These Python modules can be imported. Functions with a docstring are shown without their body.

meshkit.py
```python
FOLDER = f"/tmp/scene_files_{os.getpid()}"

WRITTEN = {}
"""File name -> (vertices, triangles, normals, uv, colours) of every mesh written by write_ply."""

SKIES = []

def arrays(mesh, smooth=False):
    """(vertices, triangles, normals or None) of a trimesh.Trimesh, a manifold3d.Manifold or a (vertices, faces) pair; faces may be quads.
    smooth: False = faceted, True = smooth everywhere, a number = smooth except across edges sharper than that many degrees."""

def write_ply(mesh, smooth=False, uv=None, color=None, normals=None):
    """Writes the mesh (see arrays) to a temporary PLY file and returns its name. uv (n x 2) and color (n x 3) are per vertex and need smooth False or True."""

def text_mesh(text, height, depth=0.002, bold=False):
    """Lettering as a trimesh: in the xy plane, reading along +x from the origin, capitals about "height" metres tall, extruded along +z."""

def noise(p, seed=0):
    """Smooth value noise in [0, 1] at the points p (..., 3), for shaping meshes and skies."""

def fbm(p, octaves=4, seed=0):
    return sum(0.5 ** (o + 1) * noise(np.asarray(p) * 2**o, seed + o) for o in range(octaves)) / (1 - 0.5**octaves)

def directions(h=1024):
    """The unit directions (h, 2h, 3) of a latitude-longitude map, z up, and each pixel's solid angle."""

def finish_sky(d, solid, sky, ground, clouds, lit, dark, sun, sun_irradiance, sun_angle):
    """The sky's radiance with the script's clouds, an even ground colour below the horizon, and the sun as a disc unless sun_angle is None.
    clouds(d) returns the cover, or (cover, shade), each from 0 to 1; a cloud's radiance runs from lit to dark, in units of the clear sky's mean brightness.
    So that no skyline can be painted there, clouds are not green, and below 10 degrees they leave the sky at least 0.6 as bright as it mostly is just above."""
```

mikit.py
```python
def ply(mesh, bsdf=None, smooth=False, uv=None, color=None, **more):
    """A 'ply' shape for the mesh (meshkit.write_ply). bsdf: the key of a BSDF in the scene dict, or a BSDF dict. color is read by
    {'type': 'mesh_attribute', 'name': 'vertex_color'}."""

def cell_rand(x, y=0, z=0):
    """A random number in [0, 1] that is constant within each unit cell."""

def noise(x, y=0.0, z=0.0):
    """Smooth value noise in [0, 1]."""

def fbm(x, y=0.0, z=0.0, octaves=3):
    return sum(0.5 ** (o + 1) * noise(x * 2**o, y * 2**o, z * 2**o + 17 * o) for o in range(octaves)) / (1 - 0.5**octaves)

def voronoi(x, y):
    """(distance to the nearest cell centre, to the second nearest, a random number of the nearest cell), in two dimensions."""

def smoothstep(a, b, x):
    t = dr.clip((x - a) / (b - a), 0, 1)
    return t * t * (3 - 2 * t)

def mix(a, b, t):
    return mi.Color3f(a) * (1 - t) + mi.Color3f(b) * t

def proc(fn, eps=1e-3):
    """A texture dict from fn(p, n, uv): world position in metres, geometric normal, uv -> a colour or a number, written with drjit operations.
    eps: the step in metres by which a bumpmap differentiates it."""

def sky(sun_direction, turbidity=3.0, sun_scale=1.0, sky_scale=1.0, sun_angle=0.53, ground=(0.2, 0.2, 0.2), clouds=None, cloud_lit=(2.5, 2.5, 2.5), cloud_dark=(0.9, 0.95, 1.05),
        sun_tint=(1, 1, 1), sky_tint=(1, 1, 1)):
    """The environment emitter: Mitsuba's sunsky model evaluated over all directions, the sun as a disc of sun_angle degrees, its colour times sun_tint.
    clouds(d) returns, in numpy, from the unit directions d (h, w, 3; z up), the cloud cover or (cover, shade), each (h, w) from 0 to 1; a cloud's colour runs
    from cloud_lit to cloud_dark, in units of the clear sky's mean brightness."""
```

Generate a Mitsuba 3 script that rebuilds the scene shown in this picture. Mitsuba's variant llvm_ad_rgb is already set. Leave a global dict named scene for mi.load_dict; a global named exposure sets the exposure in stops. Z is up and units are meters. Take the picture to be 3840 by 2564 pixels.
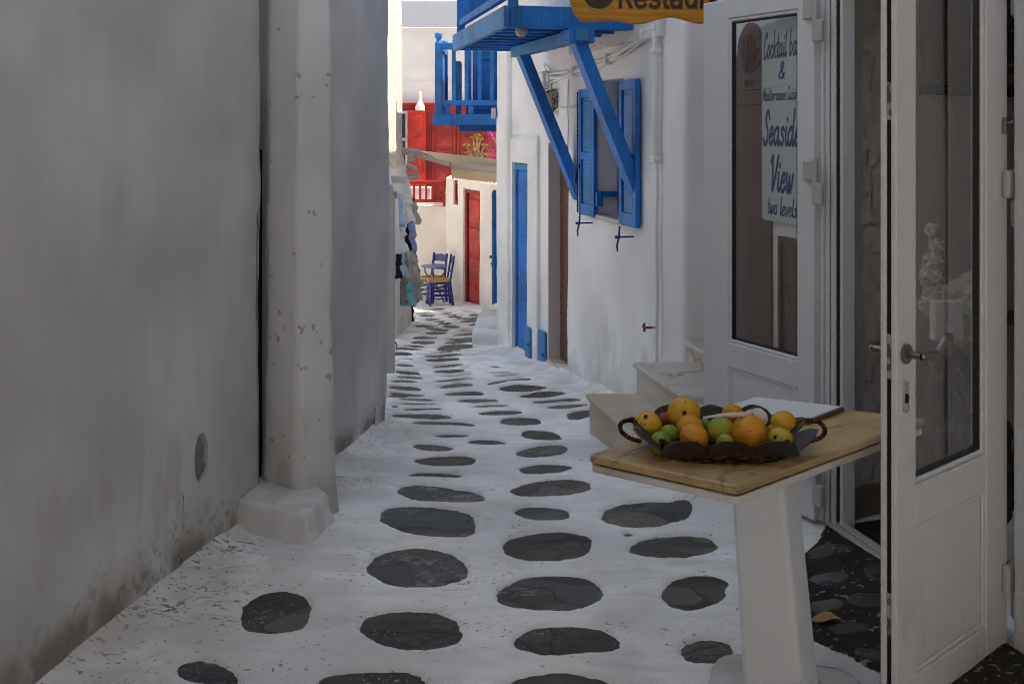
import math, random
import numpy as np, trimesh, manifold3d as m3
import shapely
from shapely.geometry import Polygon, LineString, Point
import drjit as dr, mitsuba as mi, mikit, meshkit
from mikit import noise, fbm, voronoi, cell_rand, smoothstep, mix, proc

T = mi.ScalarTransform4f
scene, labels = {}, {}
R0 = random.Random(7)
NP = np.random.default_rng(11)

# ------------------------------------------------------------------ camera, sky, exposure
scene['camera'] = {'type': 'perspective', 'fov_axis': 'x', 'fov': 51.21, 'near_clip': 0.05, 'far_clip': 2000.0,
    'principal_point_offset_x': 0.0, 'principal_point_offset_y': 0.3138,
    'to_world': T().look_at(origin=[0, 0, 1.6], target=[0, 1, 1.6], up=[0, 0, 1])}
scene['sky_light'] = mikit.sky([0.60, 0.06, 1.05], turbidity=3.5, sky_tint=(0.98, 1.04, 0.98), sun_tint=(1.0, 0.97, 0.92),
    clouds=lambda d: (0.72 + 0 * d[..., 2]), cloud_lit=(1.07, 1.18, 1.33), cloud_dark=(1.0, 1.0, 1.0))
exposure = 2.85

# ------------------------------------------------------------------ bookkeeping
def numbered(name):
    if name not in used:
        used[name] = 0
        return name
    used[name] += 1
    return '%s_%03d' % (name, used[name])
used = {}

def thing(name, label, cat, group=None):
    k = numbered(name)
    labels[k] = {'label': label, 'category': cat}
    if group: labels[k]['group'] = group
    return k

def solo(name, label, cat, mesh, bsdf, smooth=False, group=None):
    k = thing(name, label, cat, group)
    scene[k] = mikit.ply(mesh, bsdf, smooth=smooth)
    return k

def part(parent, name, mesh, bsdf, smooth=False, label=None):
    k = numbered(parent + '__' + name)
    scene[k] = mikit.ply(mesh, bsdf, smooth=smooth)
    if label: labels[k] = {'label': label}
    return k

def struct(name, mesh, bsdf, smooth=False, kind='structure'):
    k = numbered(name)
    scene[k] = mikit.ply(mesh, bsdf, smooth=smooth)
    labels[k] = {'kind': kind, 'label': STRUCT_LABEL.get(name, name.replace('_', ' ')), 'category': name.replace('_', ' ')}
    return k
STRUCT_LABEL = {'alley_pavement': 'whitewashed alley pavement set with dark flat stones', 'entrance_paving': 'dark slate paving in front of the open glass doors',
    'ground': 'bare ground under and around the houses', 'indoor_floor': 'dark floor inside the open glass doors'}

# ------------------------------------------------------------------ geometry helpers
def floor_z(y):
    return -0.022 * np.logaddexp(0, (np.asarray(y, float) - 3.4) / 0.25)

def cat(*ms):
    out = []
    for m in ms: out += m if isinstance(m, list) else [m]
    return trimesh.util.concatenate(out)

def box(x0, x1, y0, y1, z0, z1, b=0.004):
    """chamfered box in local axes"""
    b = min(b, 0.45 * min(x1 - x0, y1 - y0, z1 - z0))
    p = []
    for X, sx in ((x0, 1), (x1, -1)):
        for Y, sy in ((y0, 1), (y1, -1)):
            for Z, sz in ((z0, 1), (z1, -1)):
                p += [(X, Y + sy * b, Z + sz * b), (X + sx * b, Y, Z + sz * b), (X + sx * b, Y + sy * b, Z)]
    return trimesh.Trimesh(np.array(p)).convex_hull if b > 0 else trimesh.creation.box(bounds=[[x0, y0, z0], [x1, y1, z1]])

def hull(pts):
    return trimesh.Trimesh(np.array(pts, float)).convex_hull

class Frame:
    """u along, n outward (to the viewer), z up; u x n = z"""
    def __init__(s, o, u):
        s.o = np.array([o[0], o[1], o[2] if len(o) > 2 else 0.0]); u = np.array(u, float); u /= np.linalg.norm(u)
        s.m = np.eye(4); s.m[:3, 0] = [u[0], u[1], 0]; s.m[:3, 1] = [-u[1], u[0], 0]; s.m[:3, 2] = [0, 0, 1]; s.m[:3, 3] = s.o
    def __call__(s, mesh):
        m = mesh.copy(); m.apply_transform(s.m); return m
    def p(s, a, b, c=0.0):
        return (s.m @ np.array([a, b, c, 1.0]))[:3]

def bar(p0, p1, w, h, up=(0, 0, 1), b=0.004):
    p0, p1 = np.array(p0, float), np.array(p1, float)
    d = p1 - p0; L = np.linalg.norm(d); d /= L
    s = np.cross(up, d); s /= np.linalg.norm(s); t = np.cross(d, s)
    m = box(-w / 2, w / 2, -h / 2, h / 2, 0, L, b)
    M = np.eye(4); M[:3, 0], M[:3, 1], M[:3, 2], M[:3, 3] = s, t, d, p0
    m.apply_transform(M); return m

def tube(pts, r, sides=10, caps=True):
    p = np.asarray(pts, float); r = np.broadcast_to(np.asarray(r, float), (len(p),))
    t = np.gradient(p, axis=0); t /= np.linalg.norm(t, axis=1, keepdims=True) + 1e-12
    a = np.cross(t[0], [0.31, 0.2, 0.93]); a /= np.linalg.norm(a)
    A = []
    for k in range(len(p)):
        a = a - t[k] * (a @ t[k]); a /= np.linalg.norm(a); A.append(a)
    A = np.array(A); B = np.cross(t, A); ang = np.arange(sides) * 2 * np.pi / sides
    v = p[:, None] + r[:, None, None] * (np.cos(ang)[None, :, None] * A[:, None] + np.sin(ang)[None, :, None] * B[:, None])
    n = len(p); i, j = np.meshgrid(np.arange(n - 1), np.arange(sides), indexing='ij')
    q = np.stack([i * sides + j, i * sides + (j + 1) % sides, (i + 1) * sides + (j + 1) % sides, (i + 1) * sides + j], -1).reshape(-1, 4)
    f = np.vstack([q[:, [0, 1, 2]], q[:, [0, 2, 3]]]); V = v.reshape(-1, 3)
    if caps:
        c0, c1 = len(V), len(V) + 1; V = np.vstack([V, p[0], p[-1]]); j = np.arange(sides)
        f = np.vstack([f, np.stack([np.full(sides, c0), (j + 1) % sides, j], 1), np.stack([np.full(sides, c1), (n - 1) * sides + j, (n - 1) * sides + (j + 1) % sides], 1)])
    return trimesh.Trimesh(V, f, process=False)

def spline(pts, n=8):
    p = np.asarray(pts, float); q = np.vstack([2 * p[0] - p[1], p, 2 * p[-1] - p[-2]]); out = []
    for k in range(1, len(q) - 2):
        for t in np.arange(n) / n:
            out.append(0.5 * ((2 * q[k]) + (-q[k-1] + q[k+1]) * t + (2*q[k-1] - 5*q[k] + 4*q[k+1] - q[k+2]) * t*t + (-q[k-1] + 3*q[k] - 3*q[k+1] + q[k+2]) * t**3))
    out.append(p[-1]); return np.array(out)

def lathe(prof, sides=28, centre=(0, 0, 0)):
    """prof: list of (r, z)"""
    pr = np.array(prof, float); a = np.arange(sides) * 2 * np.pi / sides
    v = np.stack([pr[:, 0, None] * np.cos(a), pr[:, 0, None] * np.sin(a), np.repeat(pr[:, 1, None], sides, 1)], -1)
    n = len(pr); i, j = np.meshgrid(np.arange(n - 1), np.arange(sides), indexing='ij')
    q = np.stack([i * sides + j, i * sides + (j + 1) % sides, (i + 1) * sides + (j + 1) % sides, (i + 1) * sides + j], -1).reshape(-1, 4)
    m = trimesh.Trimesh(v.reshape(-1, 3) + np.array(centre), np.vstack([q[:, [0, 1, 2]], q[:, [0, 2, 3]]]), process=False)
    return m

def prism(poly, depth):
    """shapely polygon in xy, extruded along +z"""
    return cat([trimesh.creation.extrude_polygon(g, depth, engine='earcut') for g in getattr(poly, 'geoms', [poly])])

def reaxis(m, x, y, z, o):
    M = np.eye(4); M[:3, 0], M[:3, 1], M[:3, 2], M[:3, 3] = x, y, z, o
    m = m.copy(); m.apply_transform(M); return m

def to_m3(m):
    m = m.copy(); m.merge_vertices()
    return m3.Manifold(m3.Mesh(np.asarray(m.vertices, np.float32), np.asarray(m.faces, np.uint32)))

def from_m3(m):
    q = m.to_mesh(); return trimesh.Trimesh(np.array(q.vert_properties[:, :3], float), np.array(q.tri_verts), process=False)

def resample(ring, res):
    ring = np.asarray(ring, float); out = []
    for a, b in zip(ring, np.roll(ring, -1, 0)):
        n = max(1, int(np.ceil(np.linalg.norm(b - a) / res)))
        out += [a + (b - a) * k / n for k in range(n)]
    return np.array(out)

def lumpy(v, nrm, amp, seed, big=1.0):
    d = amp * 2 * (meshkit.fbm(v * 2.6, 3, seed) - 0.5) + big * amp * 2.2 * (meshkit.noise(v * 0.9, seed + 5) - 0.5) + amp * 0.5 * (meshkit.noise(v * 14, seed + 9) - 0.5)
    return v + nrm * d[:, None]

def wall(plan, z0, z1, res=0.06, amp=0.008, seed=1, rnd=0.03, shape=None, top_round=0.0):
    """whitewashed masonry: a rounded plan, lifted from z0 to z1, lumpy; a watertight Trimesh. shape(v, nrm) may move the vertices"""
    P = Polygon(plan)
    if rnd: P = P.buffer(-rnd).buffer(rnd, quad_segs=4)
    P = shapely.geometry.polygon.orient(P)
    ring = resample(np.array(P.exterior.coords)[:-1], res); n = len(ring)
    rows = max(2, int((z1 - z0) / res) + 1); zz = np.linspace(z0, z1, rows)
    t = np.roll(ring, -1, 0) - np.roll(ring, 1, 0); t /= np.linalg.norm(t, axis=1, keepdims=True)
    nr = np.stack([t[:, 1], -t[:, 0]], 1)
    v = np.concatenate([np.repeat(ring[None], rows, 0), np.repeat(zz[:, None, None], n, 1)], 2).reshape(-1, 3)
    N = np.concatenate([np.repeat(nr[None], rows, 0), np.zeros((rows, n, 1))], 2).reshape(-1, 3)
    w = lumpy(v, N, amp, seed)
    if top_round: w = w - N * (top_round * np.maximum(0, 1 - (z1 - v[:, 2]) / top_round) ** 2)[:, None]
    if shape: w = shape(w, N)
    i, j = np.meshgrid(np.arange(rows - 1), np.arange(n), indexing='ij')
    q = np.stack([i * n + j, i * n + (j + 1) % n, (i + 1) * n + (j + 1) % n, (i + 1) * n + j], -1).reshape(-1, 4)
    f = np.vstack([q[:, [0, 1, 2]], q[:, [0, 2, 3]]])
    c = ring.mean(0); tri = triangulate(ring)
    f = np.vstack([f, tri[:, ::-1], tri + (rows - 1) * n])
    return trimesh.Trimesh(w, f, process=False)

def triangulate(ring):
    import mapbox_earcut as e
    return np.asarray(e.triangulate_float64(np.asarray(ring, np.float64), np.array([len(ring)], np.uint32))).reshape(-1, 3).astype(int)

def cut(m, *cutters):
    a = to_m3(m)
    for c in cutters: a = a - to_m3(c)
    return from_m3(a)

# ------------------------------------------------------------------ materials
def mat(key, b, two=True):
    scene[key] = {'type': 'twosided', 'bsdf': b} if two else b
    return key
def rgb(c): return {'type': 'rgb', 'value': list(c)}
def diffuse(fn): return {'type': 'diffuse', 'reflectance': proc(fn) if callable(fn) else rgb(fn)}
def plastic(fn, a=0.2): return {'type': 'roughplastic', 'diffuse_reflectance': proc(fn) if callable(fn) else rgb(fn), 'alpha': a, 'distribution': 'ggx'}
def bump(b, fn, scale=1.0, eps=2e-3): return {'type': 'bumpmap', 'arbitrary': proc(fn, eps), 'scale': scale, 'bsdf': b}

def d_floor(y):
    x = (y - 3.4) * 4.0
    return -0.022 * (dr.maximum(x, 0) + dr.log(1 + dr.exp(-dr.abs(x))))

def wash(base=(0.76, 0.755, 0.75), dirt=0.6):
    def f(p, n, uv):
        h = p.z - d_floor(p.y)
        m = fbm(p.x * 1.7, p.y * 1.7, p.z * 1.3)
        c = mix([k * 0.90 for k in base], [min(0.85, k * 1.05) for k in base], smoothstep(0.3, 0.7, m))
        st = fbm(p.x * 7 + 3, p.y * 7, p.z * 0.9)                     # vertical streaks
        c = mix(c, (0.50, 0.47, 0.42), 0.35 * dirt * smoothstep(0.52, 0.75, st) * smoothstep(1.3, 0.2, h))
        low = fbm(p.x * 4 + 11, p.y * 4, p.z * 3)
        c = mix(c, (0.40, 0.375, 0.34), 0.75 * dirt * smoothstep(0.16, -0.02, h - 0.16 * low) * smoothstep(0.2, 0.6, low))
        sm = fbm(p.x * 9, p.y * 9, p.z * 2.6, 4); c = mix(c, (0.44, 0.41, 0.37), 0.6 * dirt * smoothstep(0.52, 0.68, sm) * smoothstep(0.75, 0.30, h) * smoothstep(0.40, 0.6, fbm(p.x * 2 + 4, p.y * 2, p.z * 2)))
        sp = 0.7 * noise(p.x * 58, p.y * 58, p.z * 40) + 0.3 * noise(p.x * 130, p.y * 130, p.z * 60)
        sz = noise(p.x * 3.1, p.y * 3.1, p.z * 2.1 + 9)
        c = mix(c, (0.12, 0.10, 0.08), smoothstep(0.90, 0.93, sp - 0.30 * smoothstep(0.0, 1.2, h) + 0.22 * (sz - 0.5)) * 0.8 * dirt)
        return c
    return f

def wash_bump(p, n, uv):
    return 0.0035 * fbm(p.x * 22, p.y * 22, p.z * 14, 3) + 0.0025 * fbm(p.x * 70, p.y * 70, p.z * 40, 2)

mat('whitewash', bump(diffuse(wash()), wash_bump, 1.0))
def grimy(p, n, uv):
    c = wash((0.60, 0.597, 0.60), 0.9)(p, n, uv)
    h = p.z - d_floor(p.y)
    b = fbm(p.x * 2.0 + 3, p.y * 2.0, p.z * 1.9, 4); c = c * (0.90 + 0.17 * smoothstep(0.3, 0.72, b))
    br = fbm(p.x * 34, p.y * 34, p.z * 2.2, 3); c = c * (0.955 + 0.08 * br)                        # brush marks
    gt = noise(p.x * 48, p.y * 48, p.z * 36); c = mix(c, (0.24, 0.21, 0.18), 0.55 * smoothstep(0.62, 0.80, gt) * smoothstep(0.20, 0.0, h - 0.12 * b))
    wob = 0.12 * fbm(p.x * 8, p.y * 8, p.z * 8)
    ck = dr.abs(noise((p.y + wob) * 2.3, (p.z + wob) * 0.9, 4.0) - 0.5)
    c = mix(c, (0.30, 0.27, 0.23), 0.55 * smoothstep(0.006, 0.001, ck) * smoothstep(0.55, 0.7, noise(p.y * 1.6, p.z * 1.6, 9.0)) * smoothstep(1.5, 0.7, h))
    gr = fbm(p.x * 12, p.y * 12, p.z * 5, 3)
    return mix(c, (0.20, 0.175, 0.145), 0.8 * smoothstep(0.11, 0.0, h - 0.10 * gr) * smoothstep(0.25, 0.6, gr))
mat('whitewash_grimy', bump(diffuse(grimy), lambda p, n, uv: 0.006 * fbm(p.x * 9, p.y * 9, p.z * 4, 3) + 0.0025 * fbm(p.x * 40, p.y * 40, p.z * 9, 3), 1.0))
mat('whitewash_bounce_tint', bump(diffuse(wash((0.80, 0.75, 0.67), 0.35)), wash_bump, 1.0))  # cream tint puts the bounced warm light on the far walls into their colour
def pier_col(p, n, uv):
    c = wash((0.67, 0.668, 0.67), 0.9)(p, n, uv)
    chip = noise(p.x * 26, p.y * 26, p.z * 18) * 0.6 + noise(p.x * 70, p.y * 70, p.z * 60) * 0.4
    zone = fbm(p.x * 3 + 5, p.y * 3, p.z * 1.4)
    return mix(c, (0.33, 0.25, 0.17), 0.7 * smoothstep(0.75, 0.82, chip + 0.22 * (zone - 0.5)))
mat('whitewash_flaking', bump(diffuse(pier_col), lambda p, n, uv: 0.0045 * smoothstep(0.50, 0.72, fbm(p.x * 42, p.y * 42, p.z * 30, 3)) * smoothstep(0.4, 0.6, fbm(p.x * 5, p.y * 5, p.z * 2)) + 0.004 * fbm(p.x * 12, p.y * 12, p.z * 6) + 0.0015 * noise(p.x * 120, p.y * 120, p.z * 90), 1.0))
mat('stucco_rough', bump(diffuse(lambda p, n, uv: mix((0.62, 0.52, 0.42), (0.80, 0.76, 0.70), smoothstep(0.35, 0.6, fbm(p.x * 26, p.y * 26, p.z * 16)))),
    lambda p, n, uv: 0.035 * fbm(p.x * 24, p.y * 24, p.z * 16, 3), 1.0))
mat('stucco_fine', bump(diffuse(wash((0.77, 0.77, 0.755), 0.35)), lambda p, n, uv: 0.006 * smoothstep(0.35, 0.75, fbm(p.x * 34, p.y * 34, p.z * 26, 3)), 1.0))
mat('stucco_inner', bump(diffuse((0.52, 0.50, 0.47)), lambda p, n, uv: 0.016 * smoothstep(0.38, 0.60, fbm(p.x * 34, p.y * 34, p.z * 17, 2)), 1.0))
mat('plaster_mauve', diffuse(lambda p, n, uv: mix((0.50, 0.44, 0.43), (0.58, 0.52, 0.51), fbm(p.x * 4, p.y * 4, p.z * 2))))

def pave_col(p, n, uv):
    m = fbm(p.x * 2.3, p.y * 2.3)
    c = mix((0.64, 0.64, 0.635), (0.81, 0.81, 0.80), smoothstep(0.25, 0.7, m))
    c = mix(c, (0.52, 0.505, 0.48), 0.45 * smoothstep(0.55, 0.75, fbm(p.x * 3.1 + 7, p.y * 3.7, 2.0, 4)))
    br = fbm(p.x * 5, p.y * 34, 0.0)                                 # brush strokes across the alley
    c = mix(c, (0.58, 0.57, 0.56), 0.35 * smoothstep(0.5, 0.75, br))
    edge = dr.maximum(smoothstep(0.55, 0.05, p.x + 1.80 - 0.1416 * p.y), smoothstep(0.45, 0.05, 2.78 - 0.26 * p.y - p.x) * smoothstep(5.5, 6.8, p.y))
    near = smoothstep(9.0, 5.0, p.y)
    s1 = noise(p.x * 62, p.y * 80, 1.0); s2 = noise(p.x * 130, p.y * 170, 4.0)
    cl = fbm(p.x * 5, p.y * 5, 7.0)
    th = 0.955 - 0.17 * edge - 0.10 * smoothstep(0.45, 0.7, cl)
    c = mix(c, (0.13, 0.11, 0.09), 0.8 * near * smoothstep(th, th + 0.05, 0.75 * s1 + 0.34 * s2))
    wx = p.x + 0.05 * noise(p.x * 9, p.y * 9, 3.0); wy = p.y + 0.05 * noise(p.x * 7, p.y * 7, 5.0)
    sc = noise(wx * 24, wy * 110, 8.0) * 0.8 + 0.2 * noise(wx * 60, wy * 60, 2.0)   # short dark scrape lines
    c = mix(c, (0.24, 0.21, 0.18), 0.5 * near * smoothstep(0.88, 0.92, sc + 0.05 * edge + 0.22 * (cl - 0.5)))
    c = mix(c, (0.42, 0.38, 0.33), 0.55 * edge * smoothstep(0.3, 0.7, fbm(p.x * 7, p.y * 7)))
    return c
mat('painted_mortar', bump({'type': 'principled', 'base_color': proc(pave_col), 'roughness': 0.62, 'specular': 0.35},
    lambda p, n, uv: 0.009 * fbm(p.x * 7, p.y * 22, p.z * 4, 3) + 0.0024 * fbm(p.x * 60, p.y * 60, p.z * 20, 2), 1.0))

def slate(dark, light, seed, patch, cleft, second):
    """dark flat stone: blotches, split layers with lighter broken faces, cracks"""
    def f(p, n, uv):
        wx, wy = p.x + 0.10 * fbm(p.x * 7 + seed, p.y * 7), p.y + 0.10 * fbm(p.x * 7, p.y * 7 + 5)
        c = mix(dark, light, smoothstep(0.30, 0.75, fbm(p.x * 6 + seed, p.y * 10, 0.0, 4)))
        q = fbm(wx * 3.4 + seed, wy * 4.2, seed, 2)
        c = mix(c, second, patch * smoothstep(0.52, 0.545, q))                                   # a layer that has split off
        br = fbm(p.x * 44, p.y * 60, 1.0, 3)
        c = mix(c, (0.20, 0.185, 0.165), cleft * smoothstep(0.50, 0.66, br) * smoothstep(0.50, 0.60, fbm(wx * 5 + 11, wy * 6, seed)))
        ck = dr.abs(noise(wx * 4.5 + seed, wy * 5.5, 2.0) - 0.5)
        c = mix(c, (0.012, 0.011, 0.010), 0.75 * smoothstep(0.012, 0.002, ck) * smoothstep(0.45, 0.6, noise(p.x * 5, p.y * 5, seed)))
        c = mix(c, (0.012, 0.011, 0.010), 0.5 * smoothstep(0.016, 0.004, dr.abs(q - 0.532)))
        return mix(c, (0.5, 0.5, 0.5), 0.6 * smoothstep(0.93, 0.95, 0.85 * noise(p.x * 120, p.y * 160, seed) + 0.22 * noise(p.x * 9, p.y * 9, seed)))
    return f
def slate_bump(seed):
    def f(p, n, uv):
        wx, wy = p.x + 0.10 * fbm(p.x * 7 + seed, p.y * 7), p.y + 0.10 * fbm(p.x * 7, p.y * 7 + 5)
        q = fbm(wx * 3.4 + seed, wy * 4.2, seed, 2)
        return 0.006 * smoothstep(0.515, 0.55, q) + 0.005 * fbm(p.x * 12, p.y * 26, 0.0, 3) + 0.002 * fbm(p.x * 60, p.y * 90, 0.0, 2)
    return f
SL = [((0.042, 0.037, 0.034), (0.072, 0.064, 0.058), 1.0, 0.0, 0.15, (0.06, 0.06, 0.06)), ((0.050, 0.053, 0.060), (0.088, 0.094, 0.104), 5.0, 0.3, 0.2, (0.06, 0.06, 0.062)),
      ((0.052, 0.047, 0.042), (0.10, 0.092, 0.082), 9.0, 0.9, 0.9, (0.070, 0.076, 0.088)), ((0.042, 0.040, 0.038), (0.085, 0.08, 0.075), 14.0, 0.8, 0.6, (0.12, 0.112, 0.10)), ((0.075, 0.07, 0.065), (0.135, 0.126, 0.115), 21.0, 0.5, 0.5, (0.08, 0.075, 0.07))]
for i, a in enumerate(SL):
    mat('slate_%d' % i, bump({'type': 'principled', 'base_color': proc(slate(*a)), 'roughness': 0.6, 'specular': 0.3}, slate_bump(a[2]), 1.0))

def paint(base, wear=0.5, chip=(0.75, 0.76, 0.78)):
    def f(p, n, uv):
        m = fbm(p.x * 3, p.y * 3, p.z * 3)
        c = mix([k * 0.70 for k in base], [min(1, k * 1.22) for k in base], smoothstep(0.25, 0.75, m))
        g = fbm(p.x * 60, p.y * 60, p.z * 5)
        fd = fbm(p.x * 5 + 9, p.y * 5, p.z * 5, 4); c = mix(c, [0.75 * k + 0.09 for k in base], wear * 0.7 * smoothstep(0.52, 0.7, fd))
        c = mix(c, [min(1, k * 1.2 + 0.01) for k in base], 0.5 * smoothstep(0.52, 0.7, g))
        c = c * (0.80 + 0.36 * fbm(p.x * 130, p.y * 130, p.z * 9, 2))
        ch = noise(p.x * 50, p.y * 50, p.z * 36); zo = noise(p.x * 4, p.y * 4, p.z * 4)
        return mix(c, chip, wear * smoothstep(0.93, 0.96, 0.75 * ch + 0.25 * noise(p.x * 95, p.y * 95, p.z * 60) + 0.22 * (zo - 0.5)))
    return f
mat('blue_paint', bump(plastic(paint((0.003, 0.195, 0.68), 0.35), 0.25), lambda p, n, uv: 0.0012 * fbm(p.x * 30, p.y * 30, p.z * 12), 1.0))
mat('blue_paint_pale', bump(plastic(paint((0.018, 0.23, 0.56), 0.6), 0.25), lambda p, n, uv: 0.0012 * fbm(p.x * 30, p.y * 30, p.z * 12), 1.0))
mat('blue_chair', plastic((0.018, 0.03, 0.22), 0.15))
mat('red_paint', plastic(paint((0.34, 0.018, 0.014), 0.2), 0.25))
mat('red_bright', plastic(paint((0.58, 0.022, 0.012), 0.2), 0.22))
mat('brown_wood', plastic(lambda p, n, uv: mix((0.10, 0.035, 0.012), (0.20, 0.075, 0.03), fbm(p.x * 40, p.y * 40, p.z * 3)), 0.2))
mat('cream_paint', plastic((0.66, 0.62, 0.54), 0.25))
mat('white_metal', plastic(lambda p, n, uv: mix(mix((0.71, 0.725, 0.755), (0.79, 0.80, 0.825), fbm(p.x * 5, p.y * 5, p.z * 2)), (0.45, 0.42, 0.38), 0.5 * smoothstep(0.58, 0.72, fbm(p.x * 14, p.y * 14, p.z * 3, 4)) * smoothstep(0.5, 0.0, p.z)), 0.12))
mat('white_pvc', plastic((0.62, 0.60, 0.57), 0.25))
mat('black_rubber', plastic((0.02, 0.02, 0.02), 0.3))
mat('grey_metal', {'type': 'principled', 'base_color': rgb((0.24, 0.22, 0.20)), 'metallic': 1.0, 'roughness': 0.28})
mat('steel', {'type': 'roughconductor', 'material': 'Cr', 'alpha': 0.12})
mat('rusty_metal', diffuse(lambda p, n, uv: mix((0.13, 0.09, 0.06), (0.45, 0.42, 0.38), smoothstep(0.4, 0.6, fbm(p.x * 50, p.y * 50, p.z * 50)))))
mat('glass', {'type': 'thindielectric', 'int_ior': 1.5}, two=False)

def marble(base, vein, sc):
    def f(p, n, uv):
        w = fbm(p.x * sc, p.y * sc, p.z * sc, 4)
        v = dr.abs(fbm(p.x * sc * 0.8 + 2.0 * w, p.y * sc * 0.8, p.z * sc * 0.8, 3) - 0.5)
        c = mix([k * 0.86 for k in base], base, smoothstep(0.3, 0.65, w))
        c = mix(c, vein, 0.85 * smoothstep(0.035, 0.0, v) * smoothstep(0.4, 0.6, fbm(p.x * 3, p.y * 3, p.z * 3)))
        c = mix(c, (0.36, 0.26, 0.14), 0.8 * smoothstep(0.5, 0.72, fbm(p.x * 2.1 + 7, p.y * 2.1, p.z * 2)))
        return c
    return f
mat('marble_step', {'type': 'principled', 'base_color': proc(marble((0.47, 0.43, 0.37), (0.17, 0.135, 0.095), 3.4)), 'roughness': 0.35, 'specular': 0.5})
mat('marble_white', {'type': 'principled', 'base_color': proc(marble((0.62, 0.61, 0.60), (0.40, 0.38, 0.36), 5.0)), 'roughness': 0.4})
def tan_stone(p, n, uv):
    q = p.x * 0.75 + p.y * 0.66; r = p.x * 0.66 - p.y * 0.75
    w = fbm(q * 3, r * 6, p.z * 9, 3)
    v = dr.abs(fbm(q * 4.5 + 1.2 * w, r * 11 + 1.5 * w, p.z * 14, 3) - 0.5)
    c = mix((0.29, 0.20, 0.085), (0.48, 0.345, 0.16), smoothstep(0.3, 0.7, w))
    v2 = dr.abs(fbm(q * 3 + 9, r * 19 + 2.2 * w, p.z * 14, 2) - 0.5)
    c = mix(c, (0.20, 0.12, 0.04), 0.75 * smoothstep(0.026, 0.0, v2) * smoothstep(0.35, 0.6, fbm(q * 5, r * 5, 1.0)))
    return mix(c, (0.14, 0.085, 0.03), 0.6 * smoothstep(0.014, 0.0, v))
mat('marble_tan', bump({'type': 'principled', 'base_color': proc(tan_stone), 'roughness': 0.38, 'specular': 0.5}, lambda p, n, uv: 0.0015 * fbm(p.x * 25, p.y * 25, p.z * 60), 1.0))
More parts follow.
